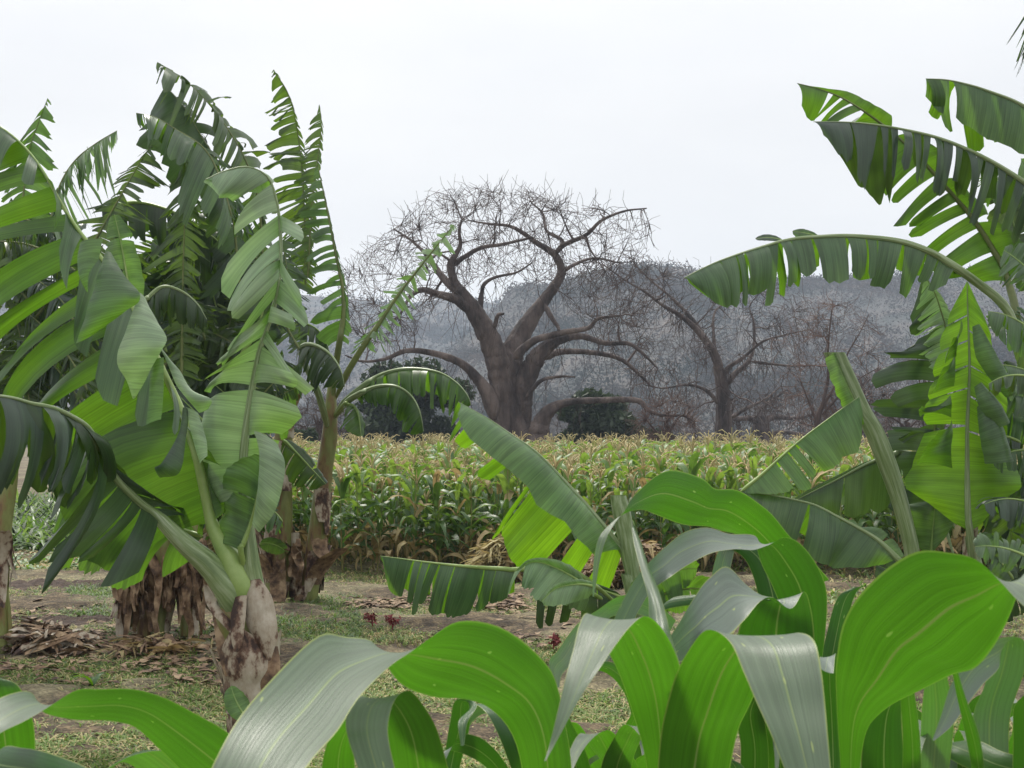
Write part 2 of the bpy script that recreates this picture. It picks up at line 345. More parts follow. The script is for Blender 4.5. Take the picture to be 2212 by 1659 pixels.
    # hanging twigs under the limbs
    for _ in range(int(n2*.22)):
        q = rs.randint(len(nd)); o_ = np.array((rs.normal(0, .5), rs.normal(0, .5), -rs.uniform(.5, 2.6)))
        mid = nd[q]+o_*.5+np.array((rs.normal(0, .25), 0, 0))
        tube(mbs[2], catmull([nd[q], mid, nd[q]+o_], 5), np.linspace(rmin*1.0, rmin*.5, 5), 3)
    mm = MB()
    for b in mbs:
        if b.v:
            v, f, u, m_ = b.data(); mm.add(v, f, u)
    c = obj('crown', mm, mat_b, root)
    return root
def cv(pts, ox, oy, s, dz=0): return [(ox+x*s, oy+y*s, w_*s) for x, y, w_ in pts]
c1 = lambda p: cv(p, 648, 324, .4069)
B1 = [
 ('trunk', c1([(1165, 1780, 340), (1150, 1600, 285), (1110, 1400, 225), (1100, 1250, 200), (1090, 1120, 170), (1080, 1050, 120)]), None, 0),
 ('limb', c1([(1090, 1620, 90), (1075, 1450, 130), (1070, 1300, 140), (1058, 1180, 140), (1030, 1060, 138), (975, 940, 120), (920, 850, 105), (870, 775, 80), (820, 700, 52), (800, 610, 45), (830, 550, 32), (852, 500, 24), (845, 430, 18), (860, 370, 12)]), None, (-.5, -1.5)),
 ('limb', c1([(930, 870, 80), (830, 795, 58), (730, 765, 42), (650, 742, 34), (585, 780, 22), (540, 860, 13), (500, 900, 9)]), None, (-1, -3)),
 ('limb', c1([(880, 790, 60), (770, 690, 46), (705, 605, 34), (655, 540, 22), (590, 480, 15), (500, 420, 10)]), None, (-1, 1.5)),
 ('limb', c1([(800, 620, 40), (870, 570, 30), (960, 520, 25), (1080, 500, 20), (1230, 465, 14)]), None, (-1, 0)),
 ('limb', c1([(955, 850, 45), (965, 760, 30), (980, 710, 24), (1040, 675, 18), (1150, 650, 13), (1230, 600, 9)]), None, (0, 1)),
 ('limb', c1([(1140, 1560, 80), (1120, 1400, 120), (1108, 1260, 140), (1115, 1150, 148), (1142, 1040, 135), (1205, 930, 108), (1280, 820, 80), (1350, 725, 62), (1388, 655, 55), (1372, 585, 46), (1335, 540, 42), (1260, 495, 34), (1130, 410, 22), (1000, 392, 14), (900, 375, 9)]), None, (0, 1.5)),
 ('limb', c1([(1350, 560, 34), (1400, 505, 30), (1520, 450, 25), (1600, 375, 19), (1720, 325, 13), (1840, 310, 8)]), None, (1, -1)),
 ('limb', c1([(1370, 540, 30), (1390, 480, 24), (1310, 430, 18), (1290, 340, 14), (1230, 280, 9)]), None, (1, 3)),
 ('limb', c1([(1388, 655, 30), (1450, 612, 22), (1560, 575, 16), (1700, 600, 10)]), None, (1, 3)),
 ('limb', c1([(1140, 1110, 70), (1180, 1060, 55), (1260, 1005, 42), (1400, 968, 34), (1530, 945, 28), (1585, 895, 20), (1700, 880, 12)]), None, (-1, -3)),
 ('limb', c1([(1190, 1640, 90), (1178, 1480, 120), (1175, 1350, 130), (1185, 1270, 130), (1213, 1185, 122), (1260, 1100, 105), (1335, 1030, 74), (1410, 1000, 48), (1500, 990, 38), (1620, 1025, 30), (1750, 1030, 25), (1840, 1100, 17), (1900, 1160, 10)]), None, (0, -1.5)),
 ('limb', c1([(1290, 1110, 60), (1380, 1072, 40), (1550, 1075, 32), (1700, 1110, 27), (1800, 1190, 19), (1860, 1250, 11)]), None, (.5, 2)),
 ('limb', c1([(1240, 1700, 190), (1262, 1560, 150), (1280, 1450, 108), (1335, 1375, 70), (1430, 1338, 44), (1600, 1328, 37), (1790, 1330, 34), (1850, 1382, 25), (1930, 1410, 18), (2040, 1412, 13), (2090, 1460, 8)]), None, (-1.5, -3)),
 ('limb', c1([(1035, 1430, 110), (1000, 1300, 88), (930, 1200, 62), (850, 1130, 48), (720, 1082, 38), (570, 1065, 31), (450, 1110, 21), (330, 1122, 14), (240, 1090, 9)]), None, (-1, -2)),
 ('limb', c1([(1200, 1310, 34), (1280, 1225, 23), (1380, 1203, 16), (1460, 1205, 9)]), None, (-1, -2)),
 ('limb', c1([(1300, 820, 36), (1330, 880, 30), (1370, 940, 22), (1375, 960, 16)]), None, (-1, -2)),
 ('limb', c1([(1030, 960, 30), (1050, 880, 24), (1080, 870, 14)]), None, (-1, -2)),
]
env1 = [(730, 590, 700), (790, 545, 740), (870, 465, 760), (950, 408, 640), (1060, 402, 600), (1180, 415, 600), (1260, 440, 700), (1330, 440, 800), (1385, 452, 840), (1415, 520, 850)]
bare_tree('huge bare baobab with swollen trunk and umbrella crown beyond the maize field', 'tree', 'baobab_tree', 75, B1, env1, 430, 1500, 11, .017, M['bark'], M['twig'])
c2 = lambda p: cv(p, 1242, 459, .3418)
B2 = [
 ('trunk', c2([(945, 1800, 190), (942, 1560, 150), (940, 1350, 108), (935, 1200, 95), (925, 1080, 88), (905, 980, 74)]), None, 0),
 ('limb', c2([(915, 1030, 80), (895, 930, 66), (850, 840, 56), (760, 730, 44), (650, 640, 32), (560, 590, 24), (440, 500, 18), (320, 430, 13), (180, 330, 8)]), None, (0, -2)),
 ('limb', c2([(850, 850, 50), (800, 760, 40), (720, 650, 30), (600, 530, 20), (480, 430, 14), (380, 330, 9)]), None, (0, 2)),
 ('limb', c2([(950, 1100, 56), (1010, 1020, 42), (1090, 950, 34), (1130, 850, 24), (1130, 700, 16), (1100, 600, 10)]), None, (0, 1)),
 ('limb', c2([(930, 1050, 50), (970, 980, 36), (1060, 920, 26), (1180, 820, 18), (1300, 780, 13), (1480, 740, 8)]), None, (0, -2)),
 ('limb', c2([(1110, 940, 26), (1220, 955, 20), (1380, 970, 14), (1560, 965, 9)]), None, (0, -2)),
 ('limb', c2([(925, 1230, 40), (830, 1125, 26), (710, 1090, 18), (560, 1110, 12), (440, 1090, 8)]), None, (0, -2)),
 ('limb', c2([(900, 960, 40), (880, 820, 26), (880, 640, 16), (960, 560, 10)]), None, (0, 2)),
 ('limb', c2([(980, 1300, 40), (1080, 1240, 26), (1200, 1180, 16), (1300, 1100, 9)]), None, (1, 3)),
]
env2 = [(1270, 550, 700), (1330, 545, 780), (1420, 550, 860), (1500, 575, 900), (1600, 600, 900), (1680, 600, 900), (1740, 640, 860), (1790, 700, 820)]
bare_tree('smaller bare baobab right of the huge one, partly behind a drooping banana leaf', 'tree', 'baobab_tree', 88, B2, env2, 330, 900, 12, .019, M['bark'], M['twig'], droop=.8)
B3 = [
 ('trunk', c2([(1185, 1800, 190), (1185, 1560, 150), (1180, 1400, 120), (1170, 1290, 90)]), None, 0),
 ('limb', c2([(1180, 1340, 60), (1100, 1300, 40), (1010, 1310, 24), (960, 1280, 14)]), None, (0, -2)),
 ('limb', c2([(1180, 1330, 60), (1260, 1290, 44), (1360, 1300, 30), (1460, 1290, 20), (1560, 1250, 11)]), None, (0, 2)),
 ('limb', c2([(1170, 1320, 60), (1180, 1240, 40), (1260, 1180, 24), (1330, 1120, 12)]), None, (0, 2)),
 ('limb', c2([(1200, 1420, 50), (1300, 1390, 36), (1420, 1400, 24), (1560, 1420, 12)]), None, (0, -2)),
]
env3 = [(1540, 860, 950), (1600, 850, 970), (1700, 840, 970), (1800, 850, 965)]
bare_tree('squat grey baobab with low level limbs just right of the leaning baobab', 'tree', 'baobab_tree', 115, B3, env3, 120, 500, 13, .024, M['bark'], M['twig'], droop=1.2)
B4 = [
 ('trunk', c2([(1540, 1700, 50), (1525, 1450, 44), (1535, 1300, 38), (1570, 1200, 32)]), None, 0),
 ('limb', c2([(1560, 1220, 30), (1600, 1050, 22), (1600, 850, 15), (1620, 650, 10), (1630, 560, 6)]), None, (0, 1)),
 ('limb', c2([(1560, 1230, 26), (1640, 1100, 18), (1720, 900, 12), (1800, 760, 8), (1860, 640, 5)]), None, (0, 1)),
 ('limb', c2([(1530, 1330, 26), (1480, 1200, 16), (1420, 1050, 9)]), None, (0, 1)),
 ('limb', c2([(1560, 1280, 22), (1680, 1150, 14), (1800, 1050, 9), (1920, 980, 5)]), None, (0, -1)),
]
env4 = [(1690, 720, 900), (1760, 650, 940), (1830, 640, 940), (1890, 690, 930), (1930, 790, 920)]
bare_tree('slender leafless tree with thin rising branches behind the rolled banana leaf', 'tree', 'leafless_tree', 70, B4, env4, 90, 380, 14, .013, M['twig'], M['twig_red'])
for i, (bx, hw, ty, d, nn, lb, mt) in enumerate([
    (1440, 75, 850, 72, 420, 'low red-brown leafless shrub at the field edge, right of the dark bush', 'twig_red'),
    (1850, 80, 800, 78, 420, 'brown leafless shrub thicket behind the tall rolled banana leaf', 'twig'),
    (690, 70, 850, 76, 380, 'grey leafless shrub left of the dark evergreen tree', 'twig'),
    (1280, 50, 900, 96, 200, 'grey leafless shrub low between the huge baobab and the dark bush', 'twig'),
    (2010, 90, 740, 80, 300, 'grey leafless tree far behind the upright banana leaf on the right', 'twig'),
    (1960, 60, 860, 74, 300, 'small brown leafless shrub behind the torn dark banana leaf', 'twig')]):
    L = [('trunk', [(bx, 1010, 14), (bx+4, 950, 10), (bx-3, 910, 8)], None, 0)]
    rs = np.random.RandomState(50+i)
    for k in range(6):
        a = rs.uniform(-1, 1); L.append(('limb', [(bx, 950-rs.uniform(0, 20), 7), (bx+a*hw*.4, 930-rs.uniform(0, 40), 5), (bx+a*hw*.8, ty+40+rs.uniform(-10, 30), 3)], None, (0, rs.uniform(-1, 1))))
    bare_tree(lb, 'shrub', 'leafless_shrub', d, L, [(bx-hw, ty+60, 965), (bx-hw*.4, ty+8, 965), (bx+hw*.4, ty, 965), (bx+hw, ty+50, 965)], int(nn*.3), nn, 60+i, .011, M['twig'], M[mt])
# ---------------------------------------------------------------- evergreen bushes behind the field
def evergreen(label, cx, ty, by, hw, d, n, seed, leaf=.26, clumps=26, name='evergreen_tree', mat='bushleaf', group=None):
    rs = np.random.RandomState(seed); g = U(cx, by, d); root = thing(name, label, 'tree' if 'tree' in name else 'bush', (g[0], d, 0), group)
    top = U(cx, ty, d)[2]; rx = hw*PX(d); tb = MB()
    tube(tb, catmull([(g[0], d, -.1), (g[0]+.1, d, top*.25), (g[0]-.1, d, top*.6)], 8), np.linspace(.22, .1, 8), 8)
    cs = []
    for k in range(clumps):
        a = rs.uniform(0, 2*PI); rr = math.sqrt(rs.rand())*.8; z = rs.uniform(.12, .88); rmx = math.sqrt(max(.05, 1-(z*1.0-.25)**2*1.4))
        cs.append((g[0]+math.cos(a)*rr*rx*rmx, d+math.sin(a)*rr*rx*.7*rmx, z*top, rs.uniform(.20, .36)*rx))
    for c in cs[:8]: tube(tb, catmull([(g[0], d, top*.2), ((g[0]+c[0])/2+.1, (d+c[1])/2, (top*.2+c[2])/2), c[:3]], 6), np.linspace(.09, .03, 6), 5)
    obj('trunk', tb, M['twig'], root)
    C = np.array(cs)[rs.randint(0, clumps, n)]; dr = unit(rs.normal(0, 1, (n, 3))); rad = C[:, 3:4]*rs.rand(n, 1)**.4
    P = C[:, :3]+dr*rad*np.array((1.1, 1, .85)); P[:, 2] = np.maximum(P[:, 2], .15)
    a1 = unit(rs.normal(0, 1, (n, 3))); a2 = unit(np.cross(a1, rs.normal(0, 1, (n, 3)))); s = leaf*rs.uniform(.5, 1.2, (n, 1))
    V = np.stack([P-a1*s, P-a2*s*.45, P+a1*s, P+a2*s*.45], 1)
    mb = MB(); mb.add(V, np.arange(n*4).reshape(-1, 4)); obj('crown', mb, M[mat], root, smooth=False)
evergreen('large dark evergreen tree left of the huge baobab, under its low left limb', 895, 768, 1010, 158, 84, 17000, 31)
evergreen('rounded dark green bush under the low right limb of the huge baobab', 1300, 846, 1010, 118, 80, 14000, 32, name='evergreen_bush')
evergreen('small dull green bush at the left end of the tasselled maize field', 652, 925, 1000, 48, 70, 3500, 33, name='evergreen_bush')
evergreen('low olive bush between the leaning baobab and the dark bush', 1420, 925, 1000, 50, 82, 3500, 34, name='evergreen_bush')
# ---------------------------------------------------------------- ribbons: maize leaves
def ribbon(mb, P, uvlen=True, cols=7, n=26, cup=.10, rip=.03, seed=0, mi=0):
    """P: rows (Ax,Ay,Az,Bx,By,Bz) in metres"""
    rs = np.random.RandomState(seed)
    Q = catmull(P, n); A, B = Q[:, :3], Q[:, 3:]; C = (A+B)/2
    T = np.gradient(C, axis=0); Nn = unit(np.cross(T, B-A)); w_ = np.linalg.norm(B-A, axis=1)
    v = np.linspace(0, 1, cols); s = arclen(C)
    X = A[:, None]*(1-v)[None, :, None]+B[:, None]*v[None, :, None]
    h = -cup*w_[:, None]*(4*v*(1-v))[None]**.8
    ph = rs.uniform(0, 6, 2); fr = rs.uniform(28, 45)
    h = h+rip*w_[:, None]*(np.sin(s[:, None]*fr+ph[0])*np.clip(1-2*v, 0, 1)[None]**1.5+np.sin(s[:, None]*fr*1.13+ph[1])*np.clip(2*v-1, 0, 1)[None]**1.5)
    X = X+Nn[:, None]*h[..., None]
    uv = np.stack(np.broadcast_arrays(s[:, None], v[None]), -1)
    mb.add(X, gridf(n, cols), uv, mi)
def mplant(label, x, d, ytop, group='maize plants close in front of the camera'):
    g = U(x, ytop, d); r = thing('maize_plant', label, 'maize plant', (g[0], d, 0), group)
    mb = MB(); z = g[2]; k = 14; P = np.column_stack([g[0]+.01*np.sin(np.arange(k)), np.full(k, d), np.linspace(0, z, k)])
    rr = np.linspace(.016, .010, k)*(1+.12*(np.arange(k) % 2)); tube(mb, P, rr, 10); obj('stalk', mb, M['mstalk'], r)
    return r
sd = [100]
def ml(pl, rows, mat='maize', cup=.10, rip=.03, n=40, cols=9):
    sd[0] += 1; P = [np.concatenate([U(q[0], q[1], q[4]), U(q[2], q[3], q[5] if len(q) > 5 else q[4])]) for q in rows]
    mb = MB(); ribbon(mb, P, cols=cols, n=n, cup=cup, rip=rip, seed=sd[0]); return obj('leaf', mb, M[mat], pl)
m1 = mplant('front maize plant whose huge arching leaf spans the lower middle of the picture', 1190, 1.5, 1690)
ml(m1, [(1140, 1720, 1238, 1720, 1.5), (1108, 1594, 1227, 1594, 1.42, 1.48), (1062, 1534, 1209, 1492, 1.38, 1.44), (990, 1509, 1174, 1428, 1.32, 1.39), (925, 1500, 1096, 1363, 1.27, 1.31), (868, 1480, 998, 1344, 1.24, 1.22), (826, 1425, 930, 1371, 1.21, 1.15), (800, 1378, 881, 1411, 1.17, 1.09),
        (745, 1370, 830, 1456, 1.12, 1.04), (690, 1376, 772, 1512, 1.07, .99), (604, 1453, 729, 1574, 1.0, .94), (525, 1535, 674, 1644, .94, .9), (470, 1625, 632, 1710, .9, .87), (420, 1740, 590, 1790, .87, .85)], cup=.07, n=60)
ml(m1, [(1125, 1720, 1190, 1720, 1.62), (1104, 1659, 1165, 1650, 1.6), (1075, 1585, 1140, 1590, 1.6), (1045, 1532, 1110, 1545, 1.62), (1015, 1520, 1060, 1538, 1.66), (985, 1540, 1020, 1560, 1.7), (968, 1600, 1000, 1610, 1.72), (975, 1680, 985, 1680, 1.74)], 'maize_blue')
m2 = mplant('front maize plant, a short looped leaf under the huge arching leaf', 905, 1.3, 1690)
ml(m2, [(845, 1690, 975, 1690, 1.25), (838, 1600, 948, 1586, 1.2), (815, 1540, 922, 1532, 1.17), (785, 1508, 888, 1495, 1.13), (758, 1519, 858, 1508, 1.08), (747, 1548, 842, 1545, 1.05), (751, 1592, 839, 1592, 1.02), (780, 1680, 858, 1680, 1.0)], cup=.06)
ml(m2, [(950, 1690, 985, 1690, 1.5), (962, 1620, 1000, 1630, 1.5), (972, 1560, 1015, 1565, 1.48), (985, 1512, 1012, 1518, 1.45), (1030, 1520, 1012, 1534, 1.43), (1010, 1560, 990, 1560, 1.4), (1003, 1610, 996, 1612, 1.38)], 'maize_blue')
ml(m2, [(930, 1720, 960, 1720, 1.4), (985, 1600, 955, 1628, 1.42), (1030, 1590, 990, 1625, 1.44), (1075, 1625, 1040, 1650, 1.46), (1110, 1680, 1080, 1690, 1.48)], 'maize_blue')
ml(m2, [(690, 1700, 770, 1700, 1.3), (700, 1630, 765, 1620, 1.28), (720, 1580, 775, 1570, 1.25), (760, 1540, 800, 1545, 1.2)])
m3 = mplant('front maize plant at the lower left corner with a low twisting leaf', 540, 1.5, 1680)
ml(m3, [(470, 1730, 560, 1640, 1.42), (400, 1672, 487, 1580, 1.36), (338, 1612, 398, 1528, 1.28), (290, 1570, 338, 1502, 1.22), (235, 1556, 278, 1487, 1.17), (160, 1556, 215, 1489, 1.12), (95, 1540, 163, 1496, 1.09, 1.05), (72, 1492, 100, 1527, 1.06, 1.0), (30, 1495, 50, 1556, 1.02, .97), (-30, 1530, -4, 1590, .99, .94), (-90, 1600, -55, 1655, .95, .91)], cup=.06, n=50)
ml(m3, [(480, 1720, 380, 1720, 1.5), (430, 1670, 330, 1690, 1.42), (360, 1622, 270, 1645, 1.36), (290, 1632, 235, 1665, 1.3), (220, 1668, 190, 1700, 1.25)])
m3b = mplant('front maize plant mostly outside the left edge of the picture', 10, 1.3, 1690)
ml(m3b, [(-40, 1720, 80, 1720, 1.35), (-40, 1640, 78, 1640, 1.33), (-50, 1560, 72, 1565, 1.31), (-60, 1500, 50, 1500, 1.3), (-70, 1455, 20, 1470, 1.3), (-120, 1440, -60, 1460, 1.3)])
ml(m3b, [(-60, 1700, -100, 1760, 1.1), (0, 1620, -60, 1700, 1.05), (50, 1616, 10, 1700, 1.0), (110, 1628, 70, 1710, .96), (200, 1665, 150, 1730, .92), (260, 1720, 220, 1760, .9)], 'maize_blue')
m4 = mplant('front maize plant with two folded leaves, one pointing down to a sharp tip', 1450, 1.35, 1690)
ml(m4, [(1405, 1720, 1455, 1720, 1.35), (1390, 1620, 1462, 1590, 1.32), (1363, 1530, 1470, 1500, 1.30), (1335, 1450, 1470, 1450, 1.26), (1312, 1400, 1452, 1394, 1.22), (1290, 1352, 1430, 1355, 1.17), (1266, 1326, 1395, 1335, 1.12), (1251, 1347, 1362, 1352, 1.07), (1238, 1403, 1328, 1394, 1.04), (1221, 1469, 1293, 1448, 1.01), (1202, 1552, 1252, 1512, .99), (1186, 1612, 1208, 1592, .98), (1176, 1644, 1179, 1644, .97)], cup=.06, n=50)
ml(m4, [(1415, 1740, 1560, 1740, 1.25), (1425, 1600, 1590, 1600, 1.22), (1440, 1530, 1616, 1530, 1.19), (1465, 1445, 1650, 1450, 1.16), (1494, 1390, 1690, 1392, 1.12), (1530, 1366, 1722, 1361, 1.07), (1577, 1385, 1757, 1385, 1.02), (1607, 1450, 1774, 1450, .99), (1635, 1520, 1783, 1520, .97), (1667, 1593, 1789, 1590, .95), (1705, 1690, 1797, 1690, .93)], cup=.05, n=50)
ml(m4, [(1470, 1440, 1425, 1440, 1.30), (1449, 1370, 1408, 1370, 1.34, 1.36), (1440, 1332, 1402, 1332, 1.38), (1424, 1278, 1399, 1287, 1.42), (1395, 1208, 1384, 1232, 1.5), (1380, 1160, 1370, 1179, 1.56), (1367, 1133, 1364, 1140, 1.6)], cup=.35, rip=0)
m6 = mplant('maize plant behind the front ones with broad waxy arching leaves and a spear tip', 1750, 1.95, 1440)
ml(m6, [(1690, 1290, 1790, 1250, 2.3), (1612, 1175, 1708, 1160, 2.25), (1572, 1150, 1660, 1105, 2.2), (1537, 1140, 1600, 1062, 2.12), (1507, 1136, 1545, 1056, 2.08), (1468, 1131, 1511, 1031, 2.02), (1420, 1113, 1436, 1017, 1.96), (1382, 1101, 1372, 1069, 1.92), (1345, 1112, 1350, 1103, 1.88), (1312, 1138, 1331, 1126, 1.86), (1291, 1167, 1312, 1158, 1.84), (1281, 1225, 1297, 1208, 1.83), (1280, 1289, 1283, 1289, 1.82)], 'maize', cup=.06, n=60)
ml(m6, [(1735, 1480, 1768, 1480, 1.95), (1700, 1350, 1786, 1340, 1.9), (1672, 1275, 1780, 1254, 1.86), (1648, 1225, 1743, 1191, 1.82, 1.80), (1636, 1188, 1700, 1159, 1.78, 1.74), (1636, 1164, 1660, 1174, 1.77, 1.70), (1612, 1156, 1625, 1190, 1.72, 1.66), (1577, 1152, 1582, 1188, 1.68, 1.63), (1530, 1138, 1536, 1194, 1.64, 1.6), (1478, 1150, 1482, 1223, 1.6, 1.57), (1440, 1179, 1444, 1250, 1.57, 1.54), (1403, 1214, 1408, 1276, 1.54), (1366, 1262, 1380, 1322, 1.5), (1325, 1340, 1350, 1380, 1.48), (1300, 1420, 1310, 1430, 1.47)], 'maize_blue', cup=.06, n=60)
ml(m6, [(1590, 1440, 1762, 1460, 1.72), (1590, 1390, 1758, 1370, 1.68), (1602, 1345, 1753, 1318, 1.65), (1640, 1302, 1737, 1277, 1.62, 1.60), (1672, 1290, 1710, 1312, 1.61, 1.56), (1642, 1281, 1672, 1292, 1.59, 1.53), (1608, 1262, 1640, 1303, 1.56, 1.50), (1568, 1226, 1606, 1342, 1.53, 1.47), (1538, 1243, 1572, 1374, 1.5, 1.44), (1508, 1278, 1530, 1395, 1.46, 1.42), (1478, 1325, 1490, 1420, 1.43), (1448, 1372, 1452, 1440, 1.4)], 'maize_blue', cup=.05, n=60)
ml(m6, [(1460, 1340, 1440, 1380, 1.8), (1400, 1290, 1390, 1330, 1.8), (1340, 1288, 1330, 1330, 1.78), (1290, 1318, 1300, 1350, 1.74), (1245, 1350, 1265, 1380, 1.7), (1205, 1405, 1240, 1428, 1.67), (1186, 1430, 1215, 1456, 1.66), (1200, 1480, 1208, 1486, 1.65)], 'maize', cup=.1)
ml(m6, [(1420, 1370, 1400, 1400, 2.0), (1440, 1300, 1420, 1330, 2.0), (1490, 1285, 1470, 1310, 1.98), (1540, 1290, 1530, 1310, 1.96), (1590, 1320, 1580, 1335, 1.95)], 'maize_blue')
ml(m6, [(1640, 1420, 1720, 1420, 2.1), (1640, 1300, 1700, 1290, 2.1), (1610, 1210, 1665, 1200, 2.1), (1560, 1185, 1600, 1170, 2.1), (1540, 1230, 1575, 1240, 2.1), (1535, 1290, 1560, 1290, 2.1)], 'maize_blue')
m5 = mplant('front maize plant on the right with the broadest bright green leaf, seen from below', 1825, 1.15, 1690)
ml(m5, [(1822, 1760, 1850, 1760, 1.16), (1812, 1600, 1866, 1600, 1.13), (1806, 1500, 1905, 1540, 1.10), (1807, 1425, 1985, 1490, 1.07), (1826, 1335, 2056, 1454, 1.05, 1.04), (1878, 1263, 2105, 1446, 1.02, 1.02), (1970, 1199, 2140, 1408, .99, 1.0), (2055, 1197, 2172, 1350, .96, .99), (2112, 1208, 2194, 1290, .93, .98), (2158, 1248, 2208, 1238, .91, .97), (2200, 1290, 2240, 1218, .89, .96), (2265, 1350, 2300, 1235, .87, .94), (2330, 1420, 2350, 1300, .86, .92)], cup=.06, n=60)
ml(m5, [(1770, 1720, 1830, 1720, 1.4), (1772, 1580, 1822, 1580, 1.4), (1772, 1480, 1812, 1480, 1.38), (1772, 1420, 1806, 1412, 1.35), (1768, 1440, 1800, 1455, 1.31)], 'maize_blue')
ml(m5, [(1860, 1720, 1960, 1720, 1.3), (1862, 1620, 1952, 1620, 1.28), (1880, 1545, 1948, 1540, 1.27), (1910, 1500, 1955, 1495, 1.26)], 'maize_blue')
ml(m5, [(1948, 1720, 1992, 1720, 1.24), (1950, 1600, 1988, 1600, 1.22), (1945, 1500, 1976, 1500, 1.2), (1945, 1440, 1965, 1440, 1.2)], cup=.2)
ml(m5, [(2110, 1720, 2132, 1720, 1.3), (2088, 1600, 2118, 1600, 1.27), (2066, 1500, 2084, 1500, 1.24), (2055, 1440, 2066, 1440, 1.22)], cup=.3, rip=0)
m8 = mplant('front maize plant, lower right corner, with a blue-grey leaf ending in a thin tip', 2150, 1.5, 1690)
ml(m8, [(2190, 1760, 2110, 1760, 1.5), (2180, 1560, 2100, 1570, 1.5), (2215, 1440, 2125, 1480, 1.46), (2212, 1385, 2150, 1400, 1.42), (2170, 1376, 2160, 1440, 1.38), (2110, 1400, 2120, 1480, 1.35), (2060, 1470, 2085, 1530, 1.32), (2035, 1540, 2055, 1570, 1.3), (2014, 1598, 2018, 1600, 1.28)], 'maize_blue')
ml(m8, [(2060, 1760, 2010, 1720, 1.55), (2050, 1660, 1995, 1640, 1.52), (2060, 1610, 2010, 1615, 1.5), (2110, 1600, 2070, 1650, 1.46), (2170, 1625, 2140, 1680, 1.42), (2240, 1640, 2230, 1700, 1.4)])
ml(m8, [(2185, 1740, 2250, 1740, 1.2), (2188, 1600, 2245, 1600, 1.18), (2190, 1530, 2240, 1520, 1.16), (2215, 1500, 2260, 1490, 1.14)], 'maize_blue')
ml(m8, [(2040, 1740, 1985, 1740, 1.45), (2060, 1560, 1990, 1570, 1.42), (2050, 1480, 1995, 1500, 1.4), (2030, 1420, 2000, 1440, 1.38), (2010, 1440, 1995, 1470, 1.35)])
ml(m8, [(2140, 1560, 2150, 1600, 1.9), (2160, 1530, 2170, 1560, 1.9), (2200, 1518, 2210, 1540, 1.9), (2260, 1530, 2260, 1545, 1.9)])
m9 = mplant('maize plant low in the gap right of the sharp hanging leaf tip', 1330, 2.1, 1680)
ml(m9, [(1330, 1700, 1350, 1700, 2.0), (1340, 1600, 1366, 1600, 2.0), (1365, 1540, 1385, 1545, 1.98), (1400, 1500, 1405, 1510, 1.95), (1450, 1470, 1450, 1480, 1.9)])
ml(m9, [(1360, 1720, 1330, 1720, 2.0), (1360, 1650, 1320, 1660, 1.95), (1330, 1622, 1300, 1640, 1.9), (1280, 1635, 1265, 1660, 1.86), (1240, 1680, 1235, 1695, 1.84)], 'maize_blue')
ml(m9, [(1360, 1720, 1400, 1720, 2.1), (1370, 1600, 1410, 1590, 2.1), (1350, 1500, 1380, 1490, 2.1), (1300, 1450, 1320, 1430, 2.1), (1250, 1470, 1262, 1452, 2.1), (1215, 1530, 1222, 1525, 2.1)])
m10 = mplant('maize plant filling the gap between the front leaves, low and shaded', 1640, 1.8, 1690)
for q in ([(1590, 1740, 1660, 1740, 1.7), (1600, 1620, 1660, 1620, 1.68), (1590, 1540, 1650, 1530, 1.66), (1620, 1490, 1670, 1500, 1.62), (1660, 1520, 1690, 1540, 1.6), (1680, 1600, 1700, 1610, 1.58)],
          [(1700, 1740, 1640, 1740, 1.9), (1720, 1600, 1660, 1600, 1.9), (1760, 1520, 1700, 1510, 1.88), (1800, 1500, 1770, 1470, 1.86), (1830, 1560, 1800, 1540, 1.84)],
          [(1700, 1740, 1800, 1740, 1.6), (1740, 1640, 1820, 1640, 1.6), (1760, 1580, 1830, 1570, 1.6), (1800, 1550, 1850, 1540, 1.58), (1850, 1590, 1880, 1570, 1.55)],
          [(1740, 1740, 1790, 1740, 2.2), (1760, 1500, 1810, 1500, 2.2), (1790, 1350, 1830, 1350, 2.2), (1810, 1290, 1850, 1280, 2.2), (1840, 1270, 1880, 1262, 2.2)],
          [(1480, 1520, 1450, 1560, 2.1), (1520, 1440, 1490, 1470, 2.1), (1580, 1410, 1560, 1450, 2.1), (1650, 1430, 1640, 1470, 2.1)],
          [(1590, 1720, 1640, 1740, 1.5), (1560, 1640, 1600, 1650, 1.5), (1500, 1600, 1520, 1640, 1.5), (1450, 1600, 1460, 1630, 1.5)]):
    ml(m10, q, 'maize' if q[0][0] % 3 else 'maize_blue')
rs = np.random.RandomState(404)
for k in range(26):
    x = rs.uniform(1600, 2240) if k < 20 else rs.uniform(1220, 1420); yt = rs.uniform(1500, 1610); d = rs.uniform(1.6, 2.5); wv = rs.uniform(26, 44); dx = rs.uniform(-110, 110); sg = 1 if dx > 0 else -1
    pl = m10 if x > 1600 else m9
    q = [(x-wv, 1780, x+wv, 1780, d), (x-wv+dx*.15, 1660, x+wv+dx*.15, 1660, d-.04), (x-wv+dx*.45, yt+35, x+wv*.9+dx*.45, yt+35, d-.1), (x-wv*.8+dx*.75, yt, x+wv*.8+dx*.75, yt-6, d-.18), (x-wv*.5+dx*1.1, yt+30, x+wv*.6+dx*1.15, yt+24, d-.26), (x-wv*.3+dx*1.35, yt+90, x+wv*.3+dx*1.4, yt+84, d-.32), (x+dx*1.5, yt+170, x+4+dx*1.5, yt+170, d-.35)]
    ml(pl, q, 'maize' if k % 3 else 'maize_blue', n=30, cols=7)
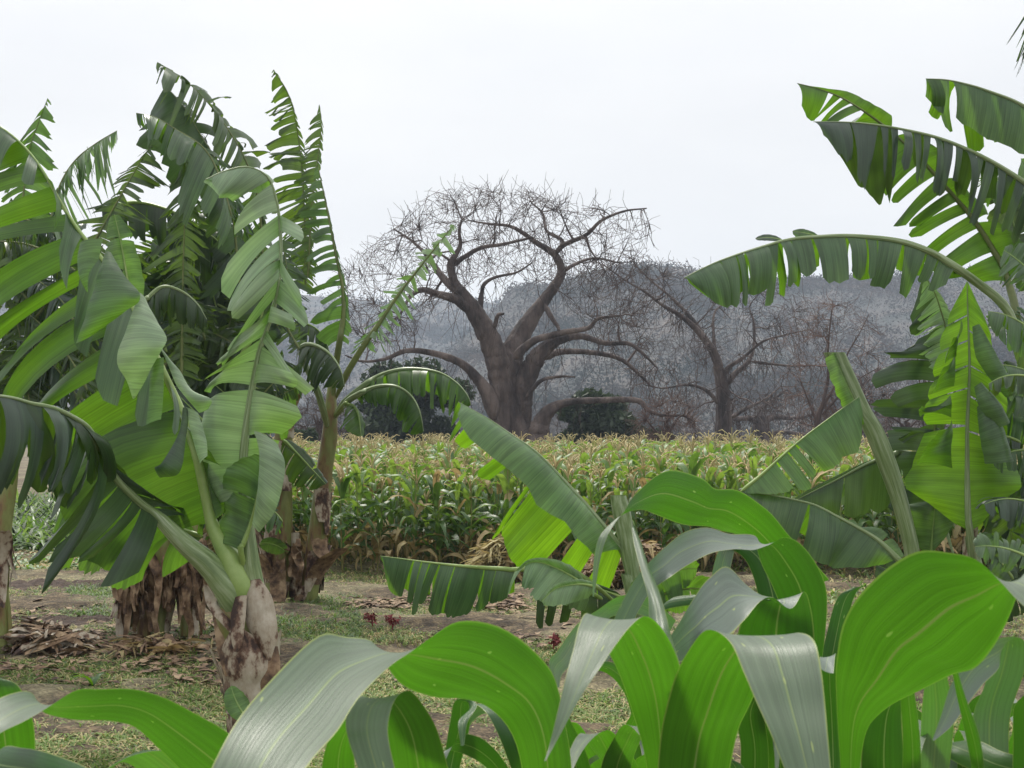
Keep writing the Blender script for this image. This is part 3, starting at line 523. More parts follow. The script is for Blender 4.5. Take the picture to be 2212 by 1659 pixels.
# ---------------------------------------------------------------- banana leaves
def bleaf(pl, D, rows, stalk=(), tears=(10, 10), jit=.12, gap=.12, bulge=.18, mat='ban', rib=None, rr=.022, ragged=.06, lab=None, cols=5, flip=False, base=0):
    sd[0] += 1; rs = np.random.RandomState(sd[0])
    C = []
    for q in rows:
        q = tuple(q)+(0,)*(9-len(q)); x, y, d, lx, ly, ld, rx, ry, rd = q; p = U(x, y, D+d)
        C.append(np.concatenate([p, U(x+lx, y+ly, D+d+ld)-p, U(x+rx, y+ry, D+d+rd)-p]))
    Q, L = resample(np.array(C), 160); cen = Q[:, :3]; T = unit(np.gradient(cen, axis=0))
    mb = MB()
    for side in (0, 1):
        V = Q[:, 3+3*side:6+3*side]; tv = tears[side]
        if tv is None: continue
        if isinstance(tv, (int, float)):
            n = int(tv); w_ = rs.uniform(.25, 1.7, n)**2.0; b = np.concatenate([[0], np.cumsum(w_)/w_.sum()]); segs = list(zip(b[:-1], b[1:]))
        else: segs = tv
        for a, b in segs:
            nc = int(max(3, min(14, (b-a)*50)))+1; ang = rs.normal(0, jit); le = 1+rs.normal(0, ragged*1.6); bl = bulge*rs.uniform(.4, 1.7); dr = abs(rs.normal(0, .13)) if jit > .06 else 0
            tcn = (a+b)/2; g = gap*rs.uniform(.4, 1.6); t0 = np.linspace(a, b, nc); s = np.linspace(0, 1, cols+2)
            tt = tcn+(t0[:, None]-tcn)*(1-g*s[None]**.8); ix = np.clip(tt*159, 0, 159)
            i0 = ix.astype(int); i1 = np.minimum(i0+1, 159); fr = (ix-i0)[..., None]
            c = cen[i0]*(1-fr)+cen[i1]*fr; v = V[i0]*(1-fr)+V[i1]*fr; t_ = T[i0]
            k = unit(t_); ca, sa = math.cos(ang), math.sin(ang)         # turn the strip a little about the midrib
            v = v*ca+np.cross(k, v)*sa+k*(k*v).sum(-1, keepdims=True)*(1-ca)
            ln = np.linalg.norm(v, axis=-1, keepdims=True); slant = rs.normal(0, jit*.5)
            nb = unit(np.cross(k, v)); nb = nb*np.where((nb[..., 2:3]*.8-nb[..., 1:2]*.6) < 0, -1, 1)
            tipr = le*(1+rs.normal(0, ragged*.5, (nc, 1, 1)))
            ss = s[None, :, None]
            ed = 1-.10*np.abs(np.linspace(-1, 1, nc))[:, None, None]**3*ss
            p = c+v*ss*tipr*ed+k*ln*ss*slant+nb*ln*bl*(ss*(1-ss)*2.2)+np.array((0, 0, -1.))*ln*ss**2.2*(abs(bl)*.25+dr)
            p = p+nb*ln*.035*np.sin(np.linspace(0, PI*max(1, (b-a)*9), nc)+rs.uniform(0, 6))[:, None, None]*ss
            uv = np.stack(np.broadcast_arrays(tt*L, s[None]), -1)
            mb.add(p, gridf(nc, cols+2, bool(side) ^ flip), uv)
    lf = obj('leaf', mb, M[mat], pl)
    if lab: lf['label'] = lab
    P = [U(*(q[0], q[1], D+q[2])) for q in stalk]+list(cen[::10])+[cen[-1]]
    PP = catmull(P, len(P)*3); mr_ = MB(); k = len(PP)
    fs = len(stalk)/len(P); b_ = base*.5*PX(D) if base else rr*1.7; r = np.interp(np.linspace(0, 1, k), [0, fs*.5+.01, fs+.03, fs+.25, 1], [b_, (b_+rr*1.3)/2*.95, rr*1.3, rr*.85, rr*.12]); r[:3] *= (.3, .65, .9); tube(mr_, PP, r, 8)
    obj('midrib', mr_, M[rib or ('petiole' if stalk and rr > .02 else 'rib')], lf)
    return lf
def auto(x, y, ang, ln, bend=0, wid=40, fl=80, fr=80, hang=.3, d=0, dd=0, side=(1, 1), n=6, front=.15):
    """midrib leaving (x,y) at screen angle ang (degrees, 0 = right, 90 = up)"""
    rows = []; a = math.radians(ang); st_ = ln/n
    for i in range(n+1):
        t = i/n; pr = max(.12, math.sin(PI*min(1, (t*.92+.05)))**.55)*wid; th = a+math.radians(bend)*t
        def off(f, s):
            q = th+math.radians(f)*s; vx, vy = math.cos(q), -math.sin(q); vx *= (1-hang); vy = vy*(1-hang)+hang
            m = math.hypot(vx, vy) or 1; return vx/m*pr, vy/m*pr
        l = off(fl, 1); r = off(fr, -1); m_ = PX(12)*pr
        rows.append((x, y, d+dd*t, l[0]*side[0], l[1]*side[0], -front*pr/60, r[0]*side[1], r[1]*side[1], front*pr/60))
        x += math.cos(th)*st_; y -= math.sin(th)*st_
    return rows
def bplant(label, x, D, group='banana plants', name='banana_plant'):
    g = U(x, gd_inv(D), D); return thing(name, label, 'banana plant', (g[0], D, 0), group)
def gd_inv(D): return HZ+CH*FPX/D
def pstem(pl, D, pts, mat='stem', name='pseudostem', rot=0, seed=1):
    """pts: (x,y,width px)"""
    rs = np.random.RandomState(seed); P = np.array([np.append(U(x, y, D), w_*.5*PX(D)) for x, y, w_ in pts]); Q = catmull(P, 36)
    K = 20; a = np.linspace(0, 2*PI, K+1); T, A, B = frames(Q[:, :3]); A[:] = (1, 0, 0); B[:] = (0, 1, 0)
    z = np.arange(36)[:, None]; fl = 1+.05*np.sin(a*3+z*.1)+.03*np.sin(a*7+z*.22)
    rg = Q[:, None, :3]+(Q[:, 3:4]*fl)[..., None]*(np.cos(a)[None, :, None]*A[:, None]+np.sin(a)[None, :, None]*B[:, None])
    mb = MB(); mb.add(rg, gridf(36, K+1), np.stack(np.broadcast_arrays(z*.05, a[None]/6.28), -1)); return obj(name, mb, M[mat], pl)
def sheaths(pl, D, pts, n, seed, mat='sheath', size=1.0, name='dry_sheath', out=(.0, .35)):
    """dead sheath flaps clinging to the stem given by pts (x,y,width)"""
    rs = np.random.RandomState(seed); P = np.array([np.append(U(x, y, D), w_*.5*PX(D)) for x, y, w_ in pts]); Q = catmull(P, 40)
    for k in range(n):
        i = rs.randint(2, 36); c = Q[i]; r = c[3]; a0 = rs.uniform(-PI, .25*PI) if rs.rand() < .8 else rs.uniform(0, 2*PI); wa = rs.uniform(.45, .95)
        L = rs.uniform(.25, .6)*size; nv, nu = 10, 7; V = np.zeros((nv, nu, 3)); o1 = rs.uniform(*out); tw = rs.uniform(-.5, .5); up = rs.rand() < .45
        for iv in range(nv):
            t = iv/(nv-1); zz = c[2]+(L*t if up else -L*t*.9); j = int(np.clip(np.argmin(abs(Q[:, 2]-zz)), 0, 39)); cc = Q[j]
            wid = wa*(1-.75*t**1.6); rr_ = cc[3]*1.06+.012+o1*L*t**2
            for iu in range(nu):
                u = iu/(nu-1)*2-1; aa = a0+u*wid+tw*t*.6
                V[iv, iu] = (cc[0]+math.cos(aa)*rr_*(1+.06*u*u*rs.rand()), cc[1]+math.sin(aa)*rr_, zz+rs.normal(0, .006))
        mb = MB(); mb.add(V, gridf(nv, nu), np.stack(np.meshgrid(np.linspace(0, L, nv), np.linspace(0, 1, nu), indexing='ij'), -1)); obj(name, mb, M[mat], pl)
def hangdry(pl, D, x, y, n, seed, ln=(60, 150), spread=30):
    """dead brown leaf strips hanging down a stem"""
    rs = np.random.RandomState(seed)
    for k in range(n):
        x0 = x+rs.uniform(-spread, spread)*.6; y0 = y+rs.uniform(-10, 40); L = rs.uniform(*ln); dx = rs.uniform(-1, 1)*spread*.9
        d0 = -rs.uniform(.05, .3); wv = rs.uniform(4, 11)
        rows = []
        for i in range(6):
            t = i/5; xx = x0+dx*t**.6+rs.normal(0, 2.5); yy = y0+L*t; ww = wv*(.5+math.sin(PI*t)*.8); an = rs.uniform(-.9, .9)
            rows.append((xx-ww*math.cos(an), yy-ww*math.sin(an)*.3, xx+ww*math.cos(an), yy, D+d0-.1*t, D+d0-.1*t+rs.uniform(-.1, .1)))
        P = [np.concatenate([U(q[0], q[1], q[4]), U(q[2], q[3], q[5])]) for q in rows]
        mb = MB(); ribbon(mb, P, cols=5, n=14, cup=.3, rip=.08, seed=seed*50+k); obj('dead_leaf', mb, M['dryleaf'], pl)
def rb(pl, D, rows, mat='ban', cup=-.18, n=24, name='leaf_flap', flip=False):
    sd[0] += 1; P = [np.concatenate([U(q[2], q[3], D+q[4]), U(q[0], q[1], D+q[4])]) if flip else np.concatenate([U(q[0], q[1], D+q[4]), U(q[2], q[3], D+q[4])]) for q in rows]
    mb = MB(); ribbon(mb, P, cols=9, n=n, cup=cup, rip=.03, seed=sd[0]); return obj(name, mb, M[mat], pl)
# ---- plant A: big one on the left
DA = 9.5
A = bplant('nearest banana plant on the left, huge torn leaves over a pale stem with grey sheaths', 560, DA)
stA = [(552, 1620, 100), (549, 1540, 100), (543, 1470, 104), (537, 1397, 108), (526, 1340, 118), (518, 1300, 96), (516, 1270, 50), (516, 1255, 8)]
pstem(A, DA, stA, 'stem'); sheaths(A, DA, stA[:4], 17, 12, size=.62, out=(.0, .2)); sheaths(A, DA, stA[:3], 5, 19, size=.7, mat='dryleaf', out=(.1, .4))
bleaf(A, DA, [(342, 1118, -.1, -60, 90, -.3, 90, -10, .3), (300, 1085, -.2, -130, 130, -.5, 130, 20, .5), (250, 1035, -.4, -160, 150, -.6, 150, 60, .6), (215, 975, -.6, -120, 200, -.6, 60, 50, .3), (190, 925, -.8, -40, 130, -.3, 50, 90, .3),
              (126, 886, -1.1, -20, 150, -.3, 30, 160, .3), (60, 870, -1.4, -10, 185, -.2, 30, 185, .3), (0, 855, -1.6, 0, 200, -.1, 20, 200, .3), (-70, 870, -1.8, -10, 150, 0, 10, 150, .2), (-130, 900, -2, -5, 60, 0, 5, 60, 0)],
      base=90, stalk=[(540, 1375, .10), (508, 1295, -.08), (458, 1226, -.12), (400, 1175, -.12)], tears=(22, 18), jit=.10, gap=.22, mat='ban_dark', rib='petiole', rr=.028, lab='dark leaf folded down into a curtain of strips at the left edge')
bleaf(A, DA, [(457, 1130, 0, -120, 80, .5, 90, -60, .2), (437, 1040, 0, -230, 120, .6, 110, -10, .2), (415, 950, 0, -270, 80, .7, 70, 40, -.2), (382, 865, .1, -300, 90, .7, 60, 60, -.3), (349, 794, .1, -320, 120, .7, 10, 120, -.35), (300, 690, .2, -320, 160, .7, -50, 170, -.35),
              (245, 590, .3, -310, 170, .7, -75, 165, -.35), (195, 530, .3, -300, 120, .6, -40, 140, -.3), (150, 470, .4, -240, 60, .5, -20, 80, -.2), (105, 390, .4, -200, 70, .5, 20, 20, -.2), (60, 325, .5, -150, 80, .4, -20, 40, -.2), (0, 273, .6, -100, 90, .3, -30, 60, -.1), (-60, 250, .7, -30, 40, .1, -10, 20, 0)],
      base=84, stalk=[(548, 1375, .1), (530, 1290, -.08), (501, 1220, -.1), (480, 1175, -.05)], tears=([(0, .22), (.225, .33), (.335, .40), (.405, .47), (.475, .52), (.53, .56), (.57, .63), (.635, .68), (.69, .74), (.75, .80), (.81, .90), (.905, 1)], [(0, .12), (.122, .2), (.22, .235), (.27, .29), (.33, .38), (.40, .50), (.51, .6), (.62, .69), (.7, .76), (.8, .83), (.87, 1)]), jit=.09, gap=.25, bulge=.12, mat='ban', rib='rib', rr=.028, cols=7, flip=True, lab='giant leaf glowing green from behind, its upper half folded over in grey flaps')
bleaf(A, DA, [(528, 1080, -.1, -60, 30, .1, 50, -10, .1), (525, 1000, -.1, -130, 10, .2, 70, -20, .2), (535, 900, -.1, -135, -20, .2, 85, -10, -.2), (550, 811, -.1, -130, 30, .1, 75, 15, -.25), (565, 740, -.1, -110, 60, -.1, 65, 20, -.3), (590, 670, -.1, -120, 90, -.1, 45, 30, -.3),
              (605, 590, -.1, -115, 90, -.2, 40, 40, -.2), (606, 510, 0, -120, 90, -.2, 50, 20, -.2), (600, 450, 0, -120, 55, -.2, 50, 20, 0), (585, 392, 0, -60, 40, -.2, 20, 10, .2), (545, 362, -.1, -50, 45, -.2, 30, 40, .2), (490, 368, -.2, -20, 28, -.1, 20, 30, .1), (444, 388, -.3, -5, 5, 0, 5, 8, 0)],
      base=66, stalk=[(556, 1375, .12), (550, 1290, -.06), (536, 1180, -.1)], tears=([(0, .27), (.28, .34), (.345, .40), (.405, .45), (.455, .50), (.505, .55), (.555, .6), (.61, .66), (.67, .72), (.73, .8), (.81, 1)], [(0, .15), (.155, .27), (.28, .33), (.335, .38), (.39, .42), (.43, .48), (.49, .55), (.58, .62), (.68, .72), (.8, 1)]), jit=.22, gap=.10, bulge=.25, mat='ban_pale', rib='petiole', rr=.026, cols=7, lab='pale waxy upright leaf with curling wavy strips')
bleaf(A, DA, [(520, 1190, -.2, -70, -30, .3, 20, -50, .1), (545, 1120, -.2, -80, -60, .3, 30, -70, .1), (560, 1050, -.3, -60, -60, .2, 12, -60, .1), (570, 990, -.3, -20, -20, 0, 5, -20, 0)], stalk=[(540, 1270, 0)], tears=(2, 2), mat='ban_new', rr=.015)
bleaf(A, DA, [(438, 1160, .3, -40, 40, .1, 30, -60, .1), (360, 1130, .4, -100, 120, .1, 30, -50, .1), (290, 1090, .5, -110, 130, .1, 20, -60, .1), (230, 1040, .6, -110, 130, .1, 20, -50, .1), (180, 1000, .7, -60, 80, 0, 10, -20, 0)], tears=(7, 3), gap=.35, mat='ban', rr=.015)
bleaf(A, DA, auto(540, 1560, 130, 90, -30, 26, 80, 80, .1, d=-.35), stalk=[(550, 1610, -.3)], tears=(1, 1), mat='ban_new', rr=.01)
for q, m_ in (([(172, 524, 222, 517, -.5), (167, 566, 212, 560, -.55), (172, 600, 192, 592, -.6), (188, 632, 190, 630, -.6)], 'ban'),
    ([(228, 543, 240, 546, -.45), (212, 590, 268, 594, -.55), (196, 645, 304, 640, -.6), (178, 700, 272, 672, -.62), (164, 742, 200, 724, -.6)], 'ban'),
    ([(300, 632, 318, 658, -.5), (284, 680, 346, 704, -.6), (262, 740, 360, 736, -.66), (252, 782, 336, 778, -.68), (273, 822, 312, 826, -.66), (287, 862, 292, 860, -.64)], 'ban_pale'),
    ([(326, 780, 354, 772, -.55), (322, 850, 353, 850, -.6), (316, 918, 348, 906, -.62)], 'ban'),
    ([(345, 750, 354, 766, -.5), (364, 790, 388, 800, -.55), (380, 830, 414, 842, -.6), (404, 862, 456, 862, -.62), (430, 892, 450, 884, -.6)], 'ban_pale'),
    ([(395, 880, 410, 884, -.5), (386, 935, 402, 945, -.55), (352, 996, 388, 1020, -.62), (334, 1010, 346, 1032, -.6)], 'ban_dark'),
    ([(402, 880, 428, 892, -.5), (414, 940, 446, 950, -.55), (432, 1002, 448, 985, -.58)], 'ban_pale'),
    ([(462, 1000, 520, 1010, .2), (480, 1050, 560, 1052, .1), (500, 1085, 545, 1100, .1)], 'ban_new'),
    ([(548, 930, 600, 960, -.3), (560, 980, 616, 1010, -.35), (556, 1060, 596, 1100, -.38), (545, 1130, 560, 1150, -.35)], 'ban_pale')):
    rb(A, DA, q, m_)
for q, m_, cu in (([(498, 1362, 522, 1356, -.22), (480, 1400, 574, 1392, -.17), (478, 1446, 598, 1436, -.15), (484, 1484, 592, 1480, -.14), (488, 1540, 596, 1536, -.14)], 'sheath', -.35),
    ([(538, 1256, 562, 1250, -.14), (528, 1296, 586, 1286, -.17), (530, 1340, 596, 1328, -.18), (548, 1380, 600, 1372, -.2), (568, 1412, 592, 1404, -.22), (580, 1428, 584, 1427, -.24)], 'sheath', -.25),
    ([(508, 1290, 534, 1286, -.2), (498, 1335, 530, 1336, -.25), (500, 1382, 524, 1388, -.29), (506, 1408, 514, 1409, -.31)], 'sheath', -.2),
    ([(438, 1262, 452, 1268, -.05), (446, 1305, 484, 1322, -.12), (468, 1336, 506, 1352, -.2), (496, 1366, 502, 1368, -.24)], 'sheath', -.2),
    ([(462, 1340, 484, 1330, -.05), (466, 1385, 500, 1378, -.12), (476, 1430, 500, 1424, -.19), (486, 1462, 496, 1460, -.22)], 'dryleaf', -.2),
    ([(560, 1410, 600, 1396, -.12), (552, 1446, 606, 1440, -.18), (562, 1486, 600, 1486, -.22), (578, 1510, 590, 1512, -.24)], 'dryleaf', -.25)):
    rb(A, DA, q, m_, cup=cu, name='dry_sheath')
# ---- plant B: thicket behind
def shred(pl, D, rows, t=(34, 34), mat='ban_shred', jit=.28, gap=.38, rag=.22, stalk=(), rr=.015, rib='rib_dark', bulge=.2):
    t = tuple(int(q*1.5) if isinstance(q, int) else q for q in t)
    return bleaf(pl, D, rows, stalk=stalk, tears=t, jit=jit, gap=gap, ragged=rag, mat=mat, rr=rr, rib=rib, bulge=bulge, cols=3)
DB = 14.6
B = bplant('banana clump behind the nearest plant, thin stems in hanging brown dead leaves', 345, DB)
for i, (pts) in enumerate(([(345, 1385, 36), (348, 1280, 34), (352, 1150, 30), (360, 1030, 22), (366, 980, 6)], [(405, 1372, 34), (408, 1260, 32), (414, 1120, 28), (420, 1010, 18), (424, 960, 5)], [(268, 1355, 34), (276, 1250, 32), (284, 1130, 28), (290, 1020, 18), (292, 980, 5)], [(310, 1375, 30), (312, 1280, 28), (316, 1150, 20), (320, 1080, 5)])):
    pstem(B, DB, pts, 'stem', seed=i); sheaths(B, DB, pts[:3], 5, 20+i, size=.9); hangdry(B, DB, pts[2][0], 1190, 8, 30+i, (60, 170), 34)
shred(B, DB, [(570, 620, .3, -30, 20, 0, 20, -5, 0), (560, 450, .2, -50, 30, -.2, 22, 10, .2), (533, 352, .1, -45, 50, -.2, 25, -10, .2), (479, 260, 0, -40, 60, -.2, 18, 5, .3), (420, 191, -.1, -30, 52, -.2, 22, 0, .2), (376, 157, -.2, -28, 40, -.2, 10, 15, .2), (340, 134, -.2, -6, 14, 0, 4, 8, 0)], (30, 26), rag=.3)
shred(B, DB, [(520, 640, 0, -40, 30, 0, 40, 0, 0), (500, 450, 0, -60, 40, -.2, 30, 20, .2), (468, 352, 0, -60, 40, -.2, 25, 20, .2), (435, 295, 0, -60, 30, -.2, 15, 20, .2), (403, 239, 0, -62, 22, -.2, 14, 12, .2), (370, 200, 0, -34, 30, -.1, 10, 8, .1), (349, 178, 0, -6, 6, 0, 4, 4, 0)], ([(0, .1), (.11, .2), (.21, .3), (.32, .4), (.42, .5), (.52, .58), (.6, .98)], 18), gap=.12, mat='ban_dark')
shred(B, DB, [(500, 470, -.5, -40, 60, -.2, 30, 60, .2), (472, 376, -.5, -35, 70, -.2, 30, 50, .2), (438, 318, -.5, -30, 62, -.2, 25, 50, .2), (376, 277, -.5, -25, 50, -.2, 15, 45, .2), (335, 253, -.5, -14, 45, -.2, 8, 40, .2), (294, 244, -.5, 5, 30, 0, 8, 20, 0)], ([(0, .2), (.21, .35), (.36, .55), (.56, .72), (.73, .78), (.79, .84), (.85, .9), (.91, .95), (.96, 1)], 22), gap=.15, mat='ban')
shred(B, DB, [(392, 820, -.5, -30, 10, 0, 30, 10, 0), (394, 700, -.5, -45, 20, 0, 40, 10, 0), (396, 567, -.5, -48, 25, 0, 36, 20, 0), (400, 450, -.5, -42, 25, 0, 34, 15, 0), (402, 380, -.5, -35, 25, 0, 30, 15, 0), (398, 328, -.5, -5, 4, 0, 4, 4, 0)], (34, 34), mat='ban_shred')
shred(B, DB, [(180, 560, -.6, -30, -10, 0, 40, 10, 0), (219, 496, -.6, -36, 5, 0, 42, 20, 0), (262, 420, -.6, -34, 5, 0, 50, 22, 0), (300, 355, -.6, -30, 10, 0, 46, 25, 0), (328, 311, -.6, -6, 5, 0, 6, 5, 0)], (18, 22))
shred(B, DB, [(110, 480, -.3, 0, 50, 0, 20, 50, 0), (130, 400, -.3, 0, 60, 0, 26, 50, 0), (164, 345, -.3, 0, 60, 0, 20, 55, 0), (210, 308, -.3, 0, 55, 0, 12, 45, 0), (253, 282, -.3, -4, 20, 0, 4, 20, 0)], (24, 24), gap=.5, rag=.35, mat='ban_pale')
shred(B, DB, [(45, 560, 0, -40, 10, 0, 50, 10, 0), (50, 430, 0, -45, 15, 0, 55, 20, 0), (62, 330, 0, -40, 25, 0, 45, 25, 0), (85, 260, 0, -30, 22, 0, 30, 20, 0), (103, 212, 0, -4, 4, 0, 4, 4, 0)], (20, 9), mat='ban')
bleaf(B, DB, [(220, 455, .2, 5, 60, 0, 10, 50, .2), (290, 437, .1, 5, 60, 0, 10, 50, .2), (360, 452, 0, 5, 70, 0, 10, 50, .2), (430, 490, 0, 0, 75, 0, 10, 55, .2), (490, 540, 0, -10, 70, 0, 10, 50, .2), (530, 600, 0, -5, 40, 0, 5, 40, 0)], tears=(16, 14), mat='ban_dark', gap=.2, ragged=.15)
bleaf(B, DB, auto(285, 700, 95, 240, 10, 38, 85, 85, .05, d=-.8), tears=(3, 2), mat='ban_new')
bleaf(B, DB, auto(360, 760, 120, 230, -5, 40, 85, 85, .05, d=.2), tears=(5, 5), mat='ban_dark')
bleaf(B, DB, [(315, 650, -1.2, 0, 40, 0, 10, 40, 0), (350, 620, -1.2, 0, 60, 0, 10, 50, .2), (390, 628, -1.2, 0, 62, 0, 10, 50, .2), (425, 655, -1.2, 0, 45, 0, 10, 45, .2), (447, 690, -1.2, 0, 15, 0, 5, 15, 0)], stalk=[(350, 800, -1), (310, 700, -1)], tears=(14, 12), mat='ban_dark', gap=.2)
rs = np.random.RandomState(77)
def inside(rows, xm, xs, ys):
    return all(q[0]+max(q[3], q[6]) < xm and q[1]-30 > np.interp(q[0], xs, ys) for q in rows)
for i in range(130):
    x = rs.uniform(215, 660); y = rs.uniform(520, 1010); a = rs.choice([rs.uniform(55, 125), rs.uniform(20, 60), rs.uniform(120, 160)])
    q = auto(x, y, a, rs.uniform(140, 280), rs.uniform(-60, 60), rs.uniform(34, 55), hang=rs.uniform(.1, .6), d=rs.uniform(.2, 2.0))
    if not inside(q, 672, (0, 230, 300, 420, 520, 600, 672), (470, 440, 430, 400, 430, 470, 560)): continue
    if rs.rand() < .5: shred(B, DB, q, (18, 18), mat=rs.choice(['ban_dark', 'ban_shred', 'ban_shred']))
    else: bleaf(B, DB, q, tears=(10, 10), mat=rs.choice(['ban_dark', 'ban', 'ban_shred']), gap=.2)
rs = np.random.RandomState(78)
for i in range(34):
    q = auto(rs.uniform(235, 640), rs.uniform(990, 1150), rs.choice([rs.uniform(20, 80), rs.uniform(100, 160)]), rs.uniform(110, 200), rs.uniform(-90, 90), rs.uniform(32, 52), hang=rs.uniform(.3, .8), d=rs.uniform(.3, 1.8))
    if inside(q, 650, (0, 672), (700, 700)) and max(p[1] for p in q) < 1190: bleaf(B, DB, q, tears=(12, 12), mat=rs.choice(['ban_dark', 'ban_shred', 'ban', 'ban_dark']), gap=.25, jit=.25, ragged=.15, rr=.013)
hangdry(B, DB, 290, 1150, 9, 131, (90, 190), 60); hangdry(B, DB, 420, 1160, 8, 132, (90, 190), 50)
# ---- plant G: left edge
DG = 13.5
G = bplant('banana plant cut by the left edge, leaning brown and green stem', 0, DG)
pg = [(2, 1410, 34), (0, 1300, 34), (6, 1150, 36), (20, 1040, 34), (28, 950, 26), (32, 900, 8)]
pstem(G, DG, pg, 'stem'); sheaths(G, DG, pg[:4], 8, 41); pstem(G, DG, [(22, 1405, 10), (20, 1330, 9), (12, 1260, 7)], 'stem')
for i in range(75):
    x = rs.uniform(-60, 230); y = rs.uniform(500, 960); a = rs.uniform(40, 150)
    q = auto(x, y, a, rs.uniform(140, 280), rs.uniform(-80, 80), rs.uniform(36, 56), hang=rs.uniform(.3, .8), d=rs.uniform(0, 1.6))
    if not inside(q, 260, (-100, 60, 260), (380, 400, 480)): continue
    shred(G, DG, q, (20, 20), mat=rs.choice(['ban_dark', 'ban_shred']))
# ---- plant C: tall one left of the baobab
DC = 18
C_ = bplant('tall banana plant just left of the huge baobab, upright shredded leaves above arching ones', 665, DC)
pc = [(662, 1296, 44), (674, 1230, 42), (688, 1130, 40), (700, 1020, 36), (712, 940, 34), (715, 870, 24), (718, 820, 16)]
pstem(C_, DC, pc, 'stem', seed=3); sheaths(C_, DC, pc[:4], 7, 51, size=1.0)
pc2 = [(600, 1290, 58), (602, 1200, 56), (606, 1080, 50), (612, 960, 40), (614, 900, 34)]
pstem(C_, DC, pc2, 'stem', seed=5); sheaths(C_, DC, pc2, 10, 52, size=1.2); sheaths(C_, DC, pc2, 5, 53, mat='dryleaf', size=1.3, out=(.2, .7)); sheaths(C_, DC, pc[:3], 4, 54, mat='dryleaf', size=1.0, out=(.3, .9))
pc3 = [(638, 1290, 30), (640, 1220, 28), (636, 1150, 20)]; pstem(C_, DC, pc3, 'sheath', seed=6); hangdry(C_, DC, 630, 1170, 6, 91, (40, 100), 24)
shred(C_, DC, [(660, 620, .5, -40, 10, 0, 20, 10, 0), (658, 480, .4, -66, 20, 0, 16, 14, 0), (653, 380, .3, -68, 15, 0, 14, 14, 0), (646, 308, .3, -64, 8, 0, 12, 12, 0), (632, 230, .2, -48, 14, 0, 8, 14, 0), (612, 185, .1, -28, 18, 0, 8, 14, 0), (591, 150, 0, -4, 6, 0, 4, 6, 0)], (38, 30), gap=.2, rag=.1, mat='ban_shred')
shred(C_, DC, [(665, 600, 0, -30, 10, 0, 16, 10, 0), (676, 420, 0, -36, 8, 0, 12, 10, 0), (688, 330, 0, -34, 6, 0, 8, 12, 0), (694, 273, 0, -26, 10, 0, 4, 10, 0), (690, 226, 0, -4, 6, 0, 2, 6, 0)], (30, 24), gap=.3, rag=.15, mat='ban_shred')
shred(C_, DC, [(734, 735, -.3, -24, 6, 0, 20, 8, 0), (742, 680, -.3, -62, 16, 0, 14, 16, 0), (740, 620, -.3, -62, 16, 0, 14, 16, 0), (728, 560, -.3, -54, 12, 0, 12, 20, 0), (718, 510, -.3, -50, 8, 0, 8, 18, 0), (704, 440, -.3, -44, 4, 0, 6, 12, 0), (687, 359, -.3, -10, 4, 0, 2, 6, 0)], ([(0, .12), (.125, .2), (.21, .25), (.26, .3), (.31, .34), (.35, .38), (.39, .43), (.44, .47), (.48, .51), (.52, .55), (.56, .6), (.61, .65), (.66, .7), (.71, .75), (.76, .8), (.81, .86), (.87, .92), (.93, 1)], 20), gap=.16, rag=.1, mat='ban', stalk=[(716, 880, 0), (724, 800, -.1)], rr=.03, jit=.3)
shred(C_, DC, [(786, 746, -.3, -26, 10, 0, 20, 14, 0), (822, 694, -.3, -22, 8, 0, 22, 22, 0), (848, 655, -.3, -16, -2, 0, 18, 22, 0), (871, 623, -.3, -14, -4, 0, 16, 16, 0), (920, 561, -.3, -16, -6, 0, 14, 14, 0), (955, 517, -.3, -12, -4, 0, 10, 12, 0), (981, 486, -.3, -3, -2, 0, 3, 3, 0)], (26, 26), gap=.3, rag=.35, mat='ban_pale', stalk=[(726, 860, 0), (750, 805, -.2)], rr=.03, jit=.5)
bleaf(C_, DC, [(790, 830, -.5, 5, 12, 0, -8, 14, .2), (820, 812, -.5, 6, 40, -.2, -6, 30, .3), (860, 799, -.6, 6, 46, -.2, -4, 36, .3), (905, 797, -.7, 4, 56, -.2, -10, 40, .3), (952, 806, -.8, 0, 60, -.2, -16, 40, .3), (990, 830, -.9, -14, 52, -.1, -16, 30, .2), (1012, 858, -1, -24, 24, 0, -10, 14, .1), (1017, 876, -1, -4, 2, 0, -2, 2, 0)], stalk=[(722, 900, 0), (745, 868, -.3)], tears=(22, 16), gap=.2, mat='ban', rr=.03, jit=.15)
bleaf(C_, DC, [(778, 850, -.8, 2, 10, 0, -8, 10, .2), (800, 840, -.8, 4, 30, -.1, -8, 26, .2), (830, 833, -.9, -2, 44, -.1, -14, 34, .2), (862, 837, -1, -10, 54, -.1, -20, 30, .2), (890, 858, -1, -26, 48, 0, -20, 24, .1), (907, 890, -1.1, -32, 34, 0, -14, 16, .1), (915, 932, -1.1, -6, 4, 0, -2, 2, 0)], stalk=[(722, 905, 0), (750, 868, -.4)], tears=(16, 10), gap=.12, mat='ban', rr=.028, jit=.1)
bleaf(C_, DC, [(648, 752, -.6, -10, 30, -.1, 5, 10, .2), (665, 744, -.7, -22, 60, -.1, 0, 30, .2), (690, 750, -.8, -36, 62, -.1, 0, 34, .2), (715, 768, -.9, -40, 56, -.1, 0, 34, .1), (735, 798, -1, -30, 34, 0, 0, 22, .1), (744, 834, -1, -6, 6, 0, 2, 4, 0)], stalk=[(708, 930, 0), (698, 885, -.3), (682, 835, -.5), (660, 790, -.5)], tears=(18, 12), gap=.12, mat='ban_dark', rr=.03)
